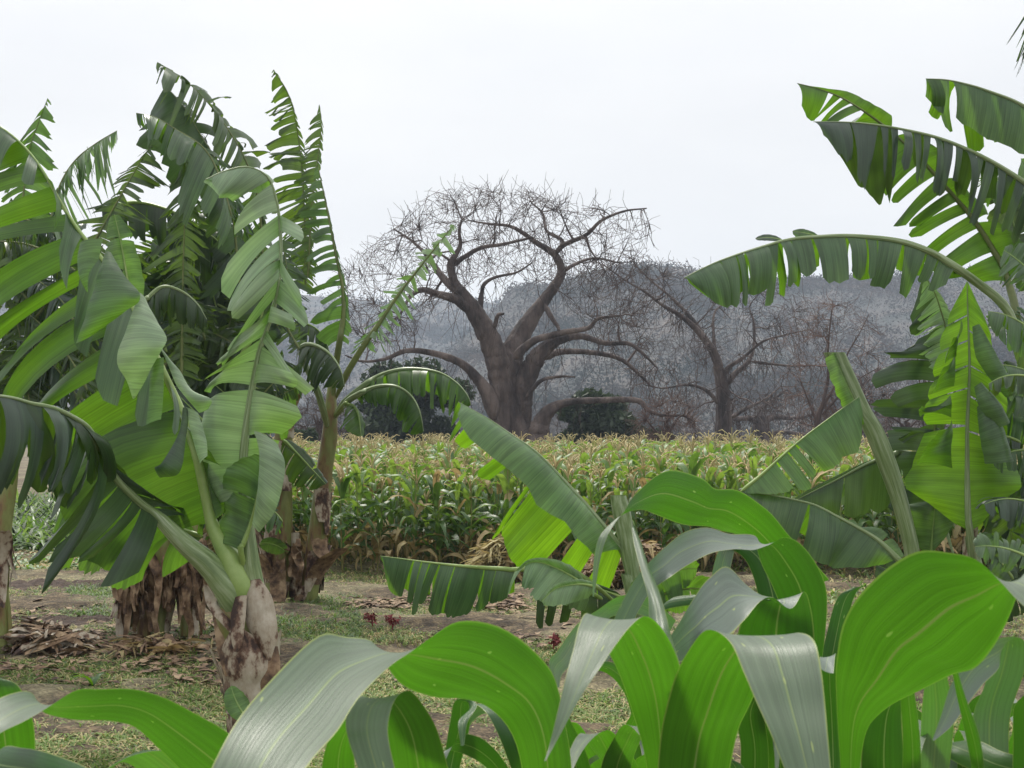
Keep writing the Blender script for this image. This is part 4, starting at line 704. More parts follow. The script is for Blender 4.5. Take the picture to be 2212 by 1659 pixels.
bleaf(C_, DC, [(627, 705, 0, -6, 30, -.1, 5, 20, .2), (655, 698, 0, 0, 48, -.1, 0, 30, .2), (685, 712, 0, 0, 50, -.1, 0, 34, .2), (704, 738, 0, 0, 44, 0, 0, 22, .1), (712, 765, 0, 0, 10, 0, 2, 4, 0)], tears=(14, 12), gap=.3, mat='ban_dark', rr=.02)
bleaf(C_, DC, [(745, 872, -.5, -4, 10, -.1, 5, 5, .2), (765, 878, -.6, -24, 24, -.1, 4, 10, .2), (775, 900, -.7, -34, 20, -.1, 8, 12, .2), (780, 942, -.8, -6, 2, 0, 2, 2, .1)], stalk=[(720, 900, 0)], tears=(7, 5), gap=.12, mat='ban', rr=.02)
bleaf(C_, DC, [(612, 950, -1, -8, 20, 0, 10, -4, .1), (640, 978, -1, -28, 34, 0, 16, -8, .1), (672, 1012, -1, -30, 36, 0, 14, -8, .1), (704, 1046, -1, -18, 8, 0, 6, -4, .1)], tears=(7, 3), gap=.2, mat='ban_dark', rr=.02)
bleaf(C_, DC, auto(650, 830, 200, 70, 60, 34, hang=.6, d=.4), tears=(7, 7), mat='ban_dark', rr=.015)
bleaf(C_, DC, auto(560, 1175, 10, 60, -60, 20, hang=.4, d=-2), tears=(2, 2), mat='ban_dark', rr=.012)
# ---- plant F: young banana in the middle
DF = 13.5
F_ = bplant('low young banana plant in the middle, one leaf slanting up-left with bright flaps', 1400, DF)
pstem(F_, DF, [(1405, 1412, 60), (1395, 1350, 56), (1375, 1290, 46), (1358, 1240, 34)], 'petiole')
bleaf(F_, DF, [(1345, 1190, 0, -50, 20, -.3, -40, 110, .3), (1300, 1132, -.1, -42, 34, -.35, -80, 120, .3), (1262, 1086, -.1, -30, 44, -.35, -130, 130, .3), (1217, 1037, -.1, -42, 52, -.35, -120, 130, .3), (1180, 998, -.1, -44, 40, -.35, -110, 130, .3), (1150, 970, -.1, -50, 30, -.35, -90, 70, .3), (1110, 943, -.1, -44, 36, -.35, -80, 60, .3), (1060, 908, -.1, -42, 32, -.3, -75, 50, .3), (1022, 886, -.1, -30, 22, -.2, -50, 60, .2), (990, 868, -.1, -3, 6, 0, -8, 20, .1)],
      stalk=[(1385, 1330, 0), (1362, 1250, 0)], tears=([(0, 1)], [(0, .10), (.13, .21), (.235, .50), (.51, .53), (.62, .69), (.80, .90), (.92, .95), (.96, 1)]), jit=.06, gap=.08, bulge=.22, mat='ban_new', rr=.026, cols=7, ragged=.03)
bleaf(F_, DF, [(1112, 1231, -.2, -12, 56, 0, 0, 40, .3), (1085, 1229, -.2, -14, 66, 0, -6, 50, .3), (1052, 1227, -.2, -22, 84, 0, -10, 60, .3), (1010, 1224, -.3, -30, 94, 0, -10, 60, .3), (960, 1219, -.3, -30, 92, 0, -12, 70, .3), (910, 1213, -.3, -28, 86, 0, -12, 60, .3), (860, 1206, -.3, -20, 70, 0, -8, 50, .2), (821, 1201, -.3, 4, 8, 0, 2, 6, 0)],
      stalk=[(1330, 1300, 0), (1240, 1235, -.1), (1170, 1226, -.2)], tears=([(0, .13), (.135, .22), (.225, .45), (.455, .56), (.57, .63), (.64, .69), (.7, .75), (.76, 1)], 4), jit=.08, gap=.1, bulge=.15, mat='ban', rr=.02, cols=6, ragged=.04)
bleaf(F_, DF, [(1275, 1280, -.5, -20, -30, 0, -10, 40, 0), (1240, 1248, -.6, -20, -46, 0, -30, 50, -.2), (1190, 1222, -.6, -20, -26, 0, -40, 50, -.2), (1150, 1215, -.6, -14, -8, 0, -26, 55, -.2), (1112, 1235, -.6, -6, 4, 0, -8, 40, -.1)], stalk=[(1350, 1320, -.2)], tears=(1, 4), jit=.15, mat='ban_pale', rr=.016, cols=6)
bleaf(F_, DF, [(1290, 1268, -.8, -10, -14, 0, -10, 20, 0), (1250, 1262, -.9, -6, -14, 0, -20, 32, -.1), (1200, 1272, -.9, -6, -10, 0, -14, 30, -.1), (1170, 1300, -1, -2, -4, 0, 0, 8, 0)], stalk=[(1350, 1320, -.2)], tears=(1, 1), mat='ban_pale', rr=.014)
bleaf(F_, DF, [(1345, 1290, -.4, -10, -20, 0, 0, 40, 0), (1290, 1272, -.4, -10, -20, 0, 0, 60, 0), (1240, 1275, -.4, -6, -10, 0, -8, 60, 0), (1200, 1290, -.4, 0, 0, 0, -8, 60, 0), (1160, 1296, -.4, 0, 0, 0, -6, 40, 0)], tears=(1, [(0, .3), (.31, .5), (.55, .68), (.75, .86), (.9, 1)]), mat='ban_dark', rr=.012)
rolled = lambda pl, D, pts, mat='petiole': pstem(pl, D, pts, mat, 'rolled_leaf')
rolled(F_, DF, [(1395, 1360, 26), (1372, 1270, 30), (1356, 1180, 36), (1343, 1110, 40), (1335, 1070, 34)])
for q in (auto(1385, 1300, 60, 150, -70, 46, hang=.4, d=-.4), auto(1400, 1300, 30, 170, -60, 46, hang=.4, d=-.2), auto(1395, 1310, 75, 160, -40, 40, hang=.2, d=.4)):
    bleaf(F_, DF, q, tears=(4, 4), mat='ban', rr=.016)
# ---- plant D: tall one on the right edge
DD = 12.5
D_ = bplant('tall banana plant at the right edge with long drooping leaves against the sky', 2235, DD)
pd_ = [(2300, 1450, 90), (2296, 1200, 84), (2290, 1000, 74), (2280, 900, 56), (2268, 850, 40), (2262, 820, 10)]
pstem(D_, DD, pd_, 'stem'); sheaths(D_, DD, pd_[:4], 8, 71)
bleaf(D_, DD, [(2065, 578, -.1, -10, 20, -.1, 6, 20, .2), (2030, 556, -.1, -20, 50, -.1, 4, 40, .3), (1996, 539, -.2, -22, 62, -.1, -4, 50, .3), (1937, 520, -.2, -10, 76, -.1, -6, 60, .3), (1839, 510, -.3, -4, 84, -.1, -6, 76, .3), (1761, 512, -.4, 4, 88, -.1, -4, 76, .3), (1703, 518, -.5, 8, 90, -.1, 4, 76, .3), (1644, 534, -.6, 10, 90, -.1, 6, 74, .3), (1587, 552, -.7, 10, 88, -.1, 6, 70, .3), (1532, 573, -.8, 14, 70, 0, 8, 55, .2), (1478, 600, -.9, 8, 6, 0, 4, 6, 0)],
      stalk=[(2205, 720, 0), (2165, 655, 0), (2110, 610, 0)], tears=([(0, .06), (.065, .12), (.125, .2), (.205, .29), (.295, .33), (.335, .4), (.405, .52), (.525, .6), (.605, .64), (.645, .68), (.685, .77), (.775, .8), (.805, .86), (.865, 1)], 18), jit=.16, gap=.14, bulge=.22, mat='ban', rr=.028, cols=6, ragged=.07, lab='long leaf arching left across the sky, both halves hanging in pleated strips')
bleaf(D_, DD, auto(1690, 520, 160, 60, 40, 8, hang=0, d=-.3), tears=(1, 1), mat='ban_dark', rr=.006)
bleaf(D_, DD, auto(1768, 512, 160, 58, 20, 12, hang=0, d=-.2), tears=(1, 1), mat='ban', rr=.006)
bleaf(D_, DD, [(2260, 430, .3, -20, 70, 0, -10, 80, .3), (2212, 394, .2, -30, 90, 0, -20, 80, .3), (2132, 344, .1, -30, 92, -.1, -20, 90, .3), (2035, 301, 0, -14, 92, -.1, -14, 90, .3), (1937, 277, -.1, -4, 84, -.1, -10, 100, .3), (1859, 266, -.2, 10, 86, -.1, 6, 110, .3), (1800, 263, -.3, 14, 60, -.1, 14, 66, .2), (1757, 263, -.4, 4, 6, 0, 4, 6, 0)],
      stalk=[(2235, 800, 0), (2280, 560, .2)], tears=([(0, .05), (.055, .1), (.11, .15), (.16, .19), (.2, .24), (.25, .29), (.3, .33), (.34, .38), (.39, .42), (.43, .47), (.48, .51), (.52, .55), (.56, .59), (.6, .64), (.65, .68), (.69, .72), (.73, .84), (.845, 1)], [(0, .1), (.12, .2), (.22, .3), (.33, .4), (.43, .5), (.53, .6), (.65, 1)]), jit=.14, gap=.26, mat='ban_dark', rr=.024, bulge=.2, ragged=.14, lab='long dark leaf with finely slit strips, second from the top')
bleaf(D_, DD, [(2178, 610, .5, -60, -6, 0, 40, -40, 0), (2164, 574, .5, -95, 14, 0, 50, -46, 0), (2128, 512, .5, -110, 45, 0, 62, -20, 0), (2093, 461, .5, -118, 60, 0, 48, -20, 0), (2058, 422, .5, -120, 56, 0, 40, -20, 0), (2007, 363, .5, -90, 70, 0, 40, -30, 0), (1955, 310, .5, -70, 40, 0, 40, -20, 0), (1906, 269, .5, -90, 20, 0, 26, -20, 0), (1866, 240, .4, -80, 30, 0, 14, -18, 0), (1824, 214, .4, -54, 34, 0, 14, -14, 0), (1775, 194, .3, -30, 56, 0, 6, -4, 0), (1722, 180, .2, 4, 40, 0, 2, 2, 0)],
      stalk=[(2210, 760, .2), (2192, 660, .4)], tears=([(0, .1), (.11, .19), (.2, .25), (.26, .30), (.31, .35), (.36, .41), (.42, .47), (.48, .6), (.61, .74), (.75, .78), (.79, .82), (.83, .86), (.88, 1)], [(0, .22), (.225, .4), (.43, .6), (.62, 1)]), jit=.10, gap=.18, mat='ban', rr=.026, rib='rib_dark', cols=6, flip=True, lab='leaf glowing green from behind, rising up and left with comb-like strips')
bleaf(D_, DD, [(2300, 300, .3, -10, 80, 0, 0, 70, .2), (2212, 230, .2, -16, 84, 0, -20, 70, .3), (2132, 196, .1, -14, 84, 0, -20, 96, .3), (2080, 180, 0, -6, 76, 0, -10, 100, .3), (2040, 172, -.1, 0, 60, 0, -4, 80, .2), (2000, 170, -.2, 0, 30, 0, 0, 60, .1)], stalk=[(2260, 820, 0), (2330, 460, .2)], tears=([(0, .8), (.83, 1)], [(0, .3), (.35, .5), (.54, .7), (.75, .85), (.9, 1)]), gap=.15, mat='ban', rr=.022, ragged=.06, bulge=.28, lab='top leaf at the right edge, grey above and green below')
shred(D_, DD, [(2290, -120, 0, -30, 50, 0, 10, 60, 0), (2250, -40, 0, -30, 46, 0, 10, 50, 0), (2226, 30, 0, -26, 40, 0, 10, 40, 0), (2218, 80, 0, -24, 46, 0, 10, 40, 0), (2208, 130, 0, -14, 36, 0, 4, 20, 0)], (10, 10), gap=.7, rag=.3, mat='ban_dark')
for q in (auto(2215, 560, 110, 190, -10, 44, hang=.2, d=.9), auto(2230, 620, 100, 240, 20, 60, hang=.3, d=1.0), auto(2230, 420, 150, 110, 30, 50, hang=.5, d=.8), auto(2235, 600, 130, 90, 20, 55, hang=.1, d=-.2), auto(2260, 760, 120, 160, 60, 50, hang=.6, d=-.6), auto(2260, 880, 150, 150, 50, 44, hang=.5, d=.6), auto(2240, 820, 160, 110, 60, 34, hang=.7, d=-.9), auto(2260, 980, 165, 120, 50, 44, hang=.5, d=.3), auto(2250, 1100, 150, 130, 60, 50, hang=.5, d=-.3), auto(2250, 900, 120, 140, 40, 44, hang=.5, d=.6), auto(2230, 1210, 150, 130, 40, 36, hang=.3, d=-1.4), auto(2270, 700, 170, 120, 40, 55, hang=.4, d=.2), auto(2280, 940, 140, 180, 60, 60, hang=.6, d=1.2), auto(2290, 860, 130, 200, 70, 60, hang=.7, d=1.0), auto(2270, 1060, 130, 160, 60, 55, hang=.6, d=1.2), auto(2270, 1160, 120, 170, 60, 50, hang=.6, d=1.3), auto(2280, 620, 120, 150, 30, 60, hang=.5, d=1.4), auto(2290, 500, 110, 180, 20, 60, hang=.4, d=1.5)):
    bleaf(D_, DD, q, tears=(10, 10), mat=random.choice(['ban', 'ban_dark', 'ban_shred', 'ban']), gap=.25, jit=.2, rr=.014)
rs = np.random.RandomState(909)
for k in range(26):
    q = auto(rs.uniform(2180, 2290), rs.uniform(640, 1280), rs.uniform(95, 175), rs.uniform(110, 190), rs.uniform(-20, 80), rs.uniform(38, 58), hang=rs.uniform(.2, .7), d=rs.uniform(.9, 2.2))
    if not inside(q, 9999, (2000, 2130, 2212), (900, 700, 560)): continue
    bleaf(D_, DD, q, tears=(8, 8), mat=rs.choice(['ban', 'ban_dark', 'ban_shred', 'ban_dark']), gap=.2, jit=.25, rr=.014)
# ---- plant E: young banana right
DE = 13.2
E_ = bplant('young banana plant on the right with one upright bright leaf facing the camera', 2105, DE)
pe = [(2110, 1440, 60), (2108, 1350, 56), (2106, 1270, 50), (2100, 1200, 34), (2097, 1160, 24)]
pstem(E_, DE, pe, 'petiole'); sheaths(E_, DE, pe, 6, 81)
bleaf(E_, DE, [(2095, 1150, -.3, -10, 0, 0, 12, -4, 0), (2091, 1115, -.3, -80, -28, .1, 70, -30, .1), (2089, 1055, -.3, -128, -12, .2, 112, -10, .2), (2089, 985, -.3, -112, 0, .2, 100, 10, .2), (2089, 921, -.3, -98, 0, .1, 84, 30, .1), (2092, 850, -.3, -94, 20, 0, 84, 50, 0), (2094, 790, -.3, -84, 26, 0, 78, 50, 0), (2092, 720, -.3, -66, 26, 0, 64, 50, 0), (2090, 660, -.3, -44, 24, 0, 46, 44, 0), (2089, 606, -.3, -4, 8, 0, 4, 6, 0)],
      stalk=[(2106, 1260, 0), (2100, 1200, -.2)], tears=([(0, .42), (.425, .57), (.575, .66), (.665, .76), (.765, .86), (.865, 1)], [(0, .40), (.405, .54), (.545, .66), (.665, .8), (.805, 1)]), jit=.05, gap=.06, bulge=.15, ragged=.03, mat='ban_new', rr=.026, cols=6, flip=True, lab='upright bright leaf with a yellow midrib')
for q in ([(2056, 905, 2030, 930, -.6), (2058, 940, 2004, 962, -.66), (2054, 975, 1988, 988, -.68), (2058, 1012, 1978, 1004, -.66)], [(2053, 853, 1991, 876, -.6), (2056, 875, 1984, 888, -.64), (2055, 902, 1988, 902, -.6)], [(2063, 750, 2038, 792, -.6), (2064, 790, 2026, 820, -.64), (2061, 834, 2014, 852, -.62)],
          [(2076, 690, 2060, 730, -.6), (2070, 730, 2046, 762, -.62), (2066, 770, 2040, 790, -.6)],
          [(2100, 706, 2116, 700, -.6), (2108, 770, 2150, 760, -.64), (2140, 820, 2180, 812, -.64), (2172, 858, 2198, 846, -.6)], [(2104, 836, 2120, 826, -.6), (2116, 880, 2160, 870, -.64), (2150, 925, 2182, 912, -.62)],
          [(2110, 880, 2134, 862, -.55), (2116, 940, 2166, 920, -.6), (2128, 1002, 2190, 996, -.6)]):
    rb(E_, DE, q, 'ban', cup=-.35)
shred(E_, DE, [(1995, 1130, .6, -60, 0, 0, 20, 0, 0), (2010, 1030, .6, -80, 0, 0, 30, 10, 0), (2018, 940, .6, -110, -20, 0, 30, 10, 0), (2025, 850, .6, -110, 0, 0, 30, 20, 0), (2034, 780, .6, -120, -10, 0, 30, 20, 0), (2040, 720, .6, -84, 20, 0, 30, 20, 0), (2020, 650, .6, -66, 40, 0, 30, 20, 0), (1994, 596, .6, -10, 16, 0, 10, 10, 0)], (11, 10), gap=.1, rag=.15, mat='ban_dark', jit=.3, stalk=[(2100, 1300, .3), (2020, 1200, .5)])
shred(E_, DE, [(2060, 800, .3, -50, 0, 0, 26, 0, 0), (2050, 740, .3, -50, 10, 0, 26, 10, 0), (2035, 680, .3, -56, 20, 0, 30, 10, 0), (2018, 630, .3, -30, 30, 0, 20, 8, 0), (2000, 600, .3, -6, 10, 0, 6, 4, 0)], (10, 8), gap=.12, rag=.1, mat='ban_pale', jit=.2)
rp = [(1976, 1240, 34), (1968, 1180, 32), (1945, 1090, 36), (1917, 1006, 42), (1886, 930, 44), (1855, 880, 46), (1826, 815, 46), (1802, 762, 46)]
rolled(E_, DE, rp, 'petiole')
bleaf(E_, DE, [(1862, 905, -.1, -18, 4, -.1, 4, 0, .1), (1845, 865, -.1, -26, 8, -.1, 8, 0, .1), (1822, 815, -.1, -22, 6, -.2, 14, -6, .1), (1800, 762, -.1, -22, 2, -.1, 22, -8, .1)], tears=(1, 1), mat='ban_new', rr=.008)
DE2 = 12.8
bleaf(E_, DE2, [(1940, 1208, 0, -30, 10, 0, 14, -10, 0), (1900, 1170, 0, -30, 50, -.1, 20, -14, .1), (1862, 1145, 0, -60, 72, -.1, 20, -6, .1), (1799, 1111, 0, -16, 96, -.1, -30, 60, .2), (1756, 1090, 0, -20, 90, -.1, -40, 60, .2), (1693, 1075, 0, -14, 62, -.1, -10, 40, .2), (1640, 1066, 0, 0, 34, -.1, 0, 20, .2), (1600, 1062, 0, 6, 8, -.1, 0, 4, .1)], stalk=[(2080, 1330, 0), (2000, 1260, 0)], tears=([(0, .4), (.405, .6), (.605, 1)], 2), jit=.08, mat='ban', rr=.022, bulge=.2, ragged=.03, gap=.04)
bleaf(E_, DE2, [(1600, 1062, 0, 0, 4, 0, 4, 4, 0), (1640, 1030, 0, 30, 34, -.1, 10, 10, .1), (1690, 985, 0, 54, 66, -.1, 10, 10, .1), (1735, 946, 0, 60, 70, -.1, 10, 10, .1), (1780, 912, 0, 40, 76, -.1, 10, 20, .1), (1820, 882, 0, 34, 86, -.1, 20, 40, .1), (1856, 857, 0, 8, 34, 0, 8, 60, .1)], tears=([(0, .3), (.31, .4), (.41, .47), (.48, 1)], 2), jit=.05, mat='ban_new', rr=.016, bulge=.1, ragged=.04, gap=.04, flip=True)
bleaf(E_, DE, [(1948, 976, .8, -8, 100, 0, 4, -2, 0), (1880, 999, .7, -10, 100, 0, 2, -6, 0), (1800, 1040, .7, -4, 76, 0, 2, -10, 0), (1723, 1078, .7, 4, 12, 0, 0, -6, 0), (1700, 1090, .7, 0, 4, 0, 0, 0, 0)], stalk=[(2060, 1200, .4), (2000, 1010, .8)], tears=(2, 1), jit=.04, mat='ban_dark', rib='petiole', rr=.02)
bleaf(E_, DE, [(2010, 1200, .3, -20, -10, 0, 26, -30, 0), (2014, 1150, .3, -60, -10, 0, 40, -20, 0), (2018, 1110, .3, -80, -20, 0, 44, -10, 0), (2022, 1080, .3, -20, 0, 0, 10, 0, 0)], tears=(1, 1), mat='ban', rr=.014, jit=.05)
for q in (auto(2140, 1330, 40, 170, -40, 40, hang=.3, d=-1.2), auto(2050, 1340, 130, 200, 30, 46, hang=.3, d=.9), auto(2150, 1300, 60, 200, -60, 50, hang=.4, d=.8), auto(1990, 1320, 100, 120, 30, 40, hang=.3, d=1.0)):
    bleaf(E_, DE, q, tears=(5, 5), mat='ban_dark', rr=.014)
# ---------------------------------------------------------------- field maize
def field_proto(seed, dry=.25):
    """list of (part name, verts, faces, uv, material key) in local space"""
    rs = np.random.RandomState(seed); parts = []; h = rs.uniform(1.22, 1.5)
    mb = MB(); P = np.column_stack([np.sin(np.linspace(0, 2, 6))*.03, np.zeros(6), np.linspace(0, h, 6)]); tube(mb, P, np.linspace(.013, .006, 6), 5); parts.append(('stalk', mb, 'fstalk'))
    nl = rs.randint(11, 14); a0 = rs.uniform(0, 2*PI)
    for k in range(nl):
        z = h*(.12+.84*k/(nl-1)); a = a0+k*PI+rs.normal(0, .5); L = rs.uniform(.5, .85)*(1.0 if k < nl-3 else .9); el = rs.uniform(.7, 1.2); n = 7; p = np.array((0., 0., z)); A_ = []; curl = rs.uniform(1.9, 3.1)
        if k < 3: curl *= 1.2
        for i in range(n):
            t = i/(n-1); e = el+(.35 if k > nl-5 else 0)-curl*t**1.2; dirv = np.array((math.cos(a)*math.cos(e), math.sin(a)*math.cos(e), math.sin(e)))
            w_ = .044*(.35+math.sin(PI*min(1, t*.85+.18))*.9)*(1-t**4); sdv = np.array((-math.sin(a), math.cos(a), .3*math.sin(3*t+k)))
            A_.append(np.concatenate([p-sdv*w_, p+sdv*w_])); p = p+dirv*L/(n-1)
        m2_ = MB(); ribbon(m2_, A_, cols=3, n=9, cup=.18, rip=.10, seed=seed*20+k)
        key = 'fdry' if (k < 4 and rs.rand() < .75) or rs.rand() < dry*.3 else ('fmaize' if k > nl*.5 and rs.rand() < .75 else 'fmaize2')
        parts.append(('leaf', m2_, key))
    tb = MB(); tz = h-.08+rs.uniform(-.14, .16)
    tube(tb, [(0, 0, tz), (.01, 0, tz+.17), (.02, .01, tz+.33)], (.006, .007, .005), 4)
    for k in range(6):
        a = rs.uniform(0, 2*PI); s0 = rs.uniform(.05, .15); L = rs.uniform(.15, .26); sp = rs.uniform(.35, 1.0)
        tube(tb, [(0, 0, tz+s0), (math.cos(a)*L*.35*sp, math.sin(a)*L*.35*sp, tz+s0+L*.55), (math.cos(a)*L*.75*sp, math.sin(a)*L*.75*sp, tz+s0+L*.8), (math.cos(a)*L*1.05*sp, math.sin(a)*L*1.05*sp, tz+s0+L*.72)], (.005, .008, .008, .004), 4)
    parts.append(('tassel', tb, 'tassel'))
    return parts
protos = [field_proto(500+i) for i in range(7)]
rs = np.random.RandomState(9)
pos = []
y = 21.6
while y < 50:
    hwid = y*.385+1.5; x = -hwid
    while x < hwid:
        pos.append((x+rs.normal(0, .07), y+rs.normal(0, .12))); x += rs.uniform(.24, .42) if y < 40 else rs.uniform(.4, .6)
    y += .48 if y < 40 else .62
pos = [p for p in pos if not (p[0] < -.235*p[1]+.2*math.sin(p[1]))]
pos.sort(key=lambda p: p[1]); near, far = pos[:300], pos[300:]
roots = []
for (nm_i, pr) in enumerate(protos):
    r = thing('maize_plant', 'tasselled maize plant in the front rows of the field across the clearing', 'maize plant', (0, 0, 0), 'tasselled maize plants in the front rows of the field')
    for nm, mb, key in pr: obj(nm, mb, M[key], r)
    roots.append((r, list(r.children)))
used = set()
for i, (x, y_) in enumerate(near):
    k = i % len(protos); r, ch = roots[k]
    if k in used:
        c = link_copy(r)
        for q in ch: link_copy(q, c)
    else: c = r; used.add(k)
    c.location = (x, y_, 0); c.rotation_euler = (rs.normal(0, .05), rs.normal(0, .05), rs.uniform(0, 6.28)); s = rs.uniform(.86, 1.16); c.scale = (s, s, s)
keys = ['fmaize', 'fmaize2', 'fdry', 'tassel', 'fstalk']
flat = []
for pr in protos:
    mb = MB()
    for nm, b, key in pr:
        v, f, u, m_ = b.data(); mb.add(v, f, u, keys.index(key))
    flat.append(mb.data())
big = MB()
for i, (x, y_) in enumerate(far):
    v, f, u, m_ = flat[rs.randint(len(flat))]; a = rs.uniform(0, 6.28); s = rs.choice([rs.uniform(.86, 1.1), rs.uniform(.86, 1.1), rs.uniform(1.05, 1.22)]); c_, s_ = math.cos(a)*s, math.sin(a)*s
    w_ = np.column_stack([v[:, 0]*c_-v[:, 1]*s_+x, v[:, 0]*s_+v[:, 1]*c_+y_, v[:, 2]*s])
    big.v.append(w_); big.f.append(f+big.n); big.n += len(v); big.u.append(u); big.m.append(m_)
tag(obj('maize_field', big, [M[k] for k in keys]), 'tasselled maize standing in the farther rows of the field', kind='stuff')
# younger crop, behind the left clump
def small_crop(name, label, pts, seed, h=.55, mats=('fmaize2',), nb=9, wd=.022, spread=.6):
    rs = np.random.RandomState(seed); mb = MB()
    for (x, y_) in pts:
        for k in range(nb):
            a = rs.uniform(0, 6.28); L = h*rs.uniform(.6, 1.2); e = rs.uniform(.8, 1.5); cu = rs.uniform(.8, 2.6)*spread/.6; n = 4
            t = np.linspace(0, 1, n); ee = e-cu*t; dx = np.cumsum(np.cos(ee))*L/n; dz = np.cumsum(np.sin(ee))*L/n; dx -= dx[0]; dz -= dz[0]
            w_ = wd*np.array((.6, 1, .8, .08))*rs.uniform(.7, 1.3); px = x+dx*math.cos(a); py = y_+dx*math.sin(a)
            A_ = np.column_stack([px-math.sin(a)*w_, py+math.cos(a)*w_, dz+.0]); B_ = np.column_stack([px+math.sin(a)*w_, py-math.cos(a)*w_, dz])
            V = np.stack([A_, B_], 1); mb.add(V, gridf(n, 2), np.stack(np.meshgrid(t*L, (.2, .8), indexing='ij'), -1), rs.randint(len(mats)))
    o = obj(name, mb, [M[k] for k in mats]); tag(o, label, kind='stuff'); return o
rs = np.random.RandomState(21)
pts = [(rs.uniform(-.42, -.235)*yy, yy) for yy in rs.uniform(25.5, 44, 1100)]
small_crop('young_maize_crop', 'dense dark green young crop behind the stems on the left', pts, 5, h=1.0, nb=12, wd=.026, mats=('fmaize2', 'grass', 'bushleaf'))
# ground cover --------------------------------------------------------------
def scatter(n, ylo, yhi, xlo, xhi, rs, blob=None, thr=0):
    """points on the ground, picture rows ylo..yhi"""
    out = []
    while len(out) < n:
        yy = gd(rs.uniform(ylo, yhi)); xx = (rs.uniform(xlo, xhi)-CX)/FPX*yy
        f = math.sin(xx*1.9+1)+math.sin(yy*1.3+xx*.6)+math.sin(xx*3.7-yy*2.1)
        if f > thr+rs.normal(0, .5): out.append((xx, yy))
    return out
rs = np.random.RandomState(31)
small_crop('grass', 'short green grass and weeds over the clearing', scatter(24000, 1215, 1660, 0, 2212, rs, thr=-1.6), 41, h=.11, mats=('grass', 'weed', 'grass'), nb=5, wd=.005, spread=1)
small_crop('dry_grass', 'straw-coloured dry grass over the clearing', scatter(26000, 1205, 1660, 0, 2212, rs, thr=-1.9), 42, h=.12, mats=('grass_dry', 'grass_dry', 'grass'), nb=6, wd=.004, spread=1)
small_crop('grass', 'thick pale green grass beneath the front leaves', scatter(6500, 1490, 1720, 0, 2212, rs, thr=-9), 43, h=.20, mats=('grass', 'grass_dry', 'grass'), nb=7, wd=.005, spread=1)
small_crop('weeds', 'low green weeds along the foot of the maize field', scatter(700, 1195, 1240, 640, 2000, rs, thr=-9)+scatter(350, 1195, 1330, 1650, 2212, rs, thr=-9), 44, h=.22, mats=('weed', 'fmaize', 'grass_dry'), nb=6, wd=.012)
small_crop('weeds', 'tangled grey-green weeds around the banana stems', scatter(500, 1280, 1400, 560, 780, rs, thr=-9)+scatter(260, 1260, 1330, 150, 250, rs, thr=-9)+scatter(300, 1360, 1420, 230, 460, rs, thr=-9), 45, h=.16, mats=('weed', 'grass', 'weed'), nb=8, wd=.005)
small_crop('cut_leaves', 'pale green cut maize leaves lying in the field on the left', scatter(500, 1188, 1228, -30, 250, rs, thr=-9), 46, h=.32, mats=('fmaize', 'ban_pale', 'fdry'), nb=6, wd=.025, spread=1.2)
def litter(name, label, pts, seed, size=(.06, .2), mat='dryleaf', zmax=.05):
    rs = np.random.RandomState(seed); mb = MB()
    for (x, y_) in pts:
        L = rs.uniform(*size); w_ = L*rs.uniform(.12, .4); a = rs.uniform(0, 6.28); n = 5; t = np.linspace(-1, 1, n)
        cu = rs.uniform(.1, .6); z = rs.uniform(.01, zmax)+cu*L*(1-t**2)*.4; ww = w_*np.sqrt(1.02-t**2); tw = rs.uniform(-.8, .8)
        X = x+t*L*math.cos(a); Y = y_+t*L*math.sin(a); ex, ey = -math.sin(a), math.cos(a); tl = tw*t
        V = np.stack([np.column_stack([X+ex*ww*s*np.cos(tl), Y+ey*ww*s*np.cos(tl), z+ww*s*np.sin(tl)+abs(s)*cu*w_*.5]) for s in (-1, 0, 1)], 1)
        mb.add(V, gridf(n, 3), np.stack(np.meshgrid((t+1)*L, (0, .5, 1), indexing='ij'), -1))
    tag(obj(name, mb, M[mat]), label, kind='stuff')
litter('leaf_litter', 'brown dead banana leaves strewn under the banana plants', scatter(420, 1300, 1480, -20, 560, rs, thr=-.3)+scatter(260, 1340, 1410, 200, 480, rs, thr=-9), 51, (.02, .13), zmax=.03)
litter('leaf_litter', 'dry leaf scraps on the clearing floor', scatter(1300, 1215, 1560, 0, 2212, rs, thr=-.5), 52, (.015, .05), zmax=.015)
litter('leaf_litter', 'dry leaves and stalks heaped in the middle of the clearing', scatter(420, 1285, 1315, 750, 1130, rs, thr=-.6)+scatter(200, 1300, 1400, 1050, 1300, rs, thr=-.5), 53, (.03, .12), zmax=.03)
